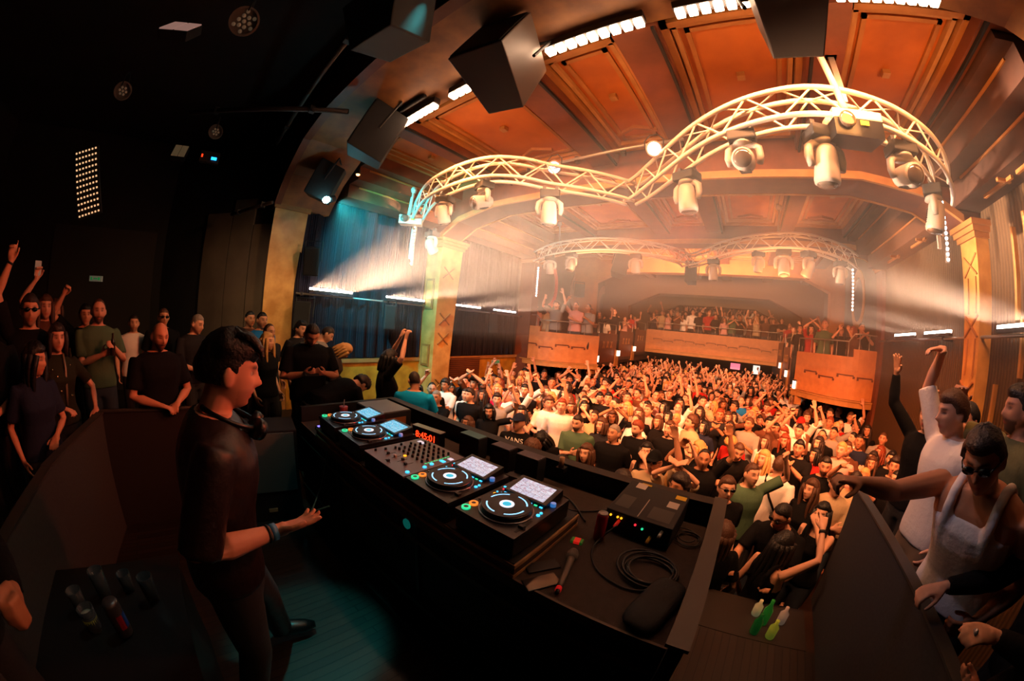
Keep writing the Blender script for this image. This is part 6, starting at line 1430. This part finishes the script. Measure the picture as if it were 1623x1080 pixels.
# left side of the stage
L_ = [((-3.67, -1.6), 1.08, 62, dict(armR=((-.0, .05, .52), (1, 0, 0), 'point', (0, 1, 0), (0, 0, 1)), armL='down', stub=.4, head=(0, 0, 0)), 'black', 'short', 'dark brown', 1, 1, 'man in round sunglasses and black T-shirt pointing one finger straight up'),
 ((-3.0, -1.72), 1.06, 60, dict(armL='rest', armR='down', head=(0, -20, 0)), 'black', 'short', 'brown', 0, 0, 'person in black cut off by the left frame edge'),
 ((-4.84, -1.9), 1.08, 62, dict(female=True, armL='down', armR='phonehigh'), 'brown', 'long', 'brown', 0, 0, 'woman holding a phone high behind the man with the raised finger'),
 ((-5.45, -1.99), 1.05, 62, dict(female=True, armL='down', armR='rest'), 'black', 'bob', 'brown', 1, 0, 'woman with shoulder-length hair deepest in the dark left corner'),
 ((-2.96, -1.28), .9, 40, dict(female=True, armL='rest', armR='down', head=(6, 30, 0), top='tee'), 'navy', 'longwavy', 'black', 1, 0, 'dark-haired woman in a navy dress looking right, lowest at the left'),
 ((-3.59, -1.3), .95, 55, dict(female=True, armL=((.1, .3, -.38), (.8, -.6, 0), 'relax', (0, 0, -1), None), armR='rest', top='tee'), cloth('olive_black_cotton', '#26281c'), 'bob', 'dark brown', 0, 0, 'woman in a dark sequined top with a studded strap'),
 ((-4.56, -1.14), 1.07, 68, dict(armL='drink', armR='chest', beard=True), 'green', 'receding', 'brown', 0, 0, 'man in a grey-green T-shirt holding a hand on his chest'),
 ((-5.1, -1.45), 1.03, 66, dict(armR='fistup', armL='down'), 'black', 'short', 'black', 1, 0, 'man behind the grey-green T-shirt raising a small fist'),
 ((-5.73, -.89), .96, 75, dict(armL='down', armR='down', stub=.4), 'white', 'crop', 'dark brown', 0, 0, 'man in a pale T-shirt standing between the grey-green and the black polo'),
 ((-3.48, -.32), .98, 62, dict(armL='rest', armR='rest', beard=True, head=(12, 0, 0), bulk=1.1, voxel=.009), 'black', None, 'red', 1, 0, 'bald bearded man in a black polo shirt with folded hands behind the barrier'),
 ((-5.58, -.44), 1.02, 72, dict(armL='down', armR='down'), 'black', 'crop', 'brown', 1, 1, 'man in sunglasses far behind the bald bearded man'),
 ((-5.0, .02), 1.0, 60, dict(armL='rest', armR='rest', head=(14, 20, 0)), 'charcoal', 'crop', 'grey', 0, 0, 'man in a dark coat looking down between the polo shirt and the performer'),
 ((-4.88, 1.02), .95, 60, dict(armL='down', armR='down'), 'charcoal', 'receding', 'brown', 1, 0, 'man behind the long-haired blond woman, next to the performer\'s profile'),
 ((-4.4, .9), .9, 60, dict(female=True, armL='down', armR='down', head=(-4, 12, 0)), 'black', 'long', 'blond', 0, 0, 'woman with long blond hair just right of the performer\'s profile'),
 ((-5.44, 1.02), 1.03, 70, dict(armL='down', armR='drink'), 'blue', 'crop', 'black', 1, 0, 'man in a white and blue top before the golden pillar'),
 ((-5.86, .9), 1.03, 70, dict(armL='down', armR='down'), 'brown', 'crop', 'black', 2, 0, 'dim figure against the golden pillar behind the blue top'),
 ((-5.18, 1.55), .98, 60, dict(armL='down', armR='down', head=(8, 0, 0)), 'charcoal', 'quiff', 'black', 0, 0, 'man with dark swept hair directly behind the man using his phone'),
 ((-3.7, 1.24), 1.02, 95, dict(armL=((-.1, .24, -.2), (.8, -.6, -.5), 'grip', (-.3, -.6, .8), (-.7, .7, .1)), armR=((-.1, .25, -.2), (.8, -.6, -.5), 'grip', (-.3, -.6, .8), (-.7, .7, .1)), head=(38, 0, 0), beard=True, voxel=.008, bulk=1.08), 'black', 'crop', 'dark brown', 1, 0, 'big man in a black T-shirt looking down at a phone in both hands'),
 ((-4.8, 1.78), .97, 25, dict(armL='rest', armR='rest', head=(36, 0, 0)), 'grey', 'crop', 'dark brown', 0, 0, 'man in a pale shirt bending his head right of the man with the phone'),
 ((-4.47, 1.8), .88, 30, dict(female=True, armL='rest', armR='rest', head=(44, 0, 0), lean=12, top='long'), cloth('patterned_black_cloth', '#3a3030'), 'bob', 'blond', 0, 0, 'blond person in a patterned jacket seen from behind, head bowed')]
hero = {}
for (x, y), s, fc, kw, top, hr, hc_, sk, gl_, lab in L_:
    kw.setdefault('voxel', .011); kw.setdefault('fat', 1.15); P = build_person(**kw)
    o = spawn(P, (x, y, ZS), fc, lab, top, sk, hr, hc_, M_jean if 'chest' in lab else M_trous, None, s, glasses=bool(gl_)); hero[lab] = (o, P)
def find(w_): return next(v for k, v in hero.items() if w_ in k)
o, P = find('sequined')
sq = MB()
rq = random.Random(4)
b = MB(); b.tube([(-.05, .06, 1.49), (-.045, .135, 1.38), (-.04, .15, 1.2), (-.035, .125, 1.05)], .012, 6, squash=.4); on_person(o, 'studded_strap', b, mat('pale_studded_leather', '#8a7a66', .4, .3))
for i in range(14):
    a = rq.uniform(-1.2, 1.2); z = rq.uniform(1.1, 1.42); ob = MB().lathe([(.001, 0), (.009, 0), (.001, .004)], 8).build('sequin', mat('gold_sequin', '#f0d8a0', .15, .9), o, loc=(.16*math.sin(a), .02+.125*math.cos(a), z), rot=(R(-90), 0, -a))
o, P = find('finger straight')
a_ = P['wr'][1]; on_person(o, 'wristband', MB().tube([a_[2].lerp(a_[1], .04), a_[2].lerp(a_[1], .1)], .03, 12), M_black)
on_person(o, 'necklace', MB().tube([(.09*math.sin(a), .06+.085*math.cos(a)*.9, 1.45-.08*(math.cos(a)+1)/2) for a in [2*PI*q/20 for q in range(20)]], .004, 5, closed=True), M_ring)
o, P = find('navy dress')
def handheld(o, P, side, name, mb, m, lab, cat, rot=(0, 0, 0), off=.07, up=.02):
    a_ = P['wr'][side]; w_ = o.matrix_basis if False else Matrix.LocRotScale(o.location, o.rotation_euler, o.scale)
    p = w_ @ (a_[2]+a_[3]*off); c = mb.build(name, m, loc=p, rot=rot); return tag(c, lab, cat)
PH = lambda: MB().box(-.037, .037, -.004, .004, -.075, .075)
o, P = find('phone high'); handheld(o, P, 1, 'phone', PH(), mat('pale_phone', '#8a8070', .3, emit='#6a6250', strength=.3), 'pale phone held high over the heads at the left', 'phone', (0, 0, -R(60)), .1)
o, P = find('phone in both'); handheld(o, P, 1, 'phone', MB().box(-.075, .075, -.004, .004, -.037, .037), M_blackgloss, 'dark phone in the hands of the big man in black', 'phone', (R(60), 0, -R(95)), .09)
o, P = find('hand on his chest'); handheld(o, P, -1, 'beer_bottle', MB().lathe([(.001, -.1), (.028, -.1), (.028, .03), (.011, .07), (.011, .12), (.001, .12)], 16), mat('brown_bottle', '#2a1a10', .2), 'dark bottle in the hand of the man in grey-green', 'bottle', (0, 0, 0), .07)
# the bending woman, the kneeling filmer and the man in turquoise
P = build_person(armL=((.0, .25, -.45), (.5, -1, 0), 'relax', (0, 0, -1), None), armR=((.0, .2, -.5), (.5, -1, 0), 'relax', (0, 0, -1), None), lean=72, head=(10, 0, 0), voxel=.009)
o = spawn(P, (-3.42, 1.25, ZS), -12, 'person in a black T-shirt bending deep over the edge, curly hair hanging', 'black', 0, 'curly', 'dark brown', M_trous, None, .94)
P = build_person(female=True, armL='phonehigh', armR='phonehigh', head=(6, 0, 0), voxel=.01)
o = spawn(P, (-3.85, 2.35, .7), 20, 'woman with black hair raising both hands to film above the bending back', 'black', 0, 'bob', 'black', M_trous, None, 1.06)
P = build_person(armL='rest', armR='drink', head=(10, 30, 0), voxel=.009, bulk=1.08)
o = spawn(P, (-3.4, 2.5, .7), -40, 'man in a turquoise T-shirt seen from behind beyond the booth', 'turquoise', 1, 'crop', 'dark brown', M_jean, None, .93)
# a fist entering at the lower left
P = build_person(armR='down', armL=((-.04, .44, -.2), (.5, -.3, -1), 'fist', (-1, 0, 0), None), top='long', voxel=.008, fat=1.55)
o = spawn(P, (-1.05, -1.05, ZS), 38, 'person at the lower left frame edge, only the clenched fist in view', 'black', 2, 'short', 'black', M_trous, None, 1.0)
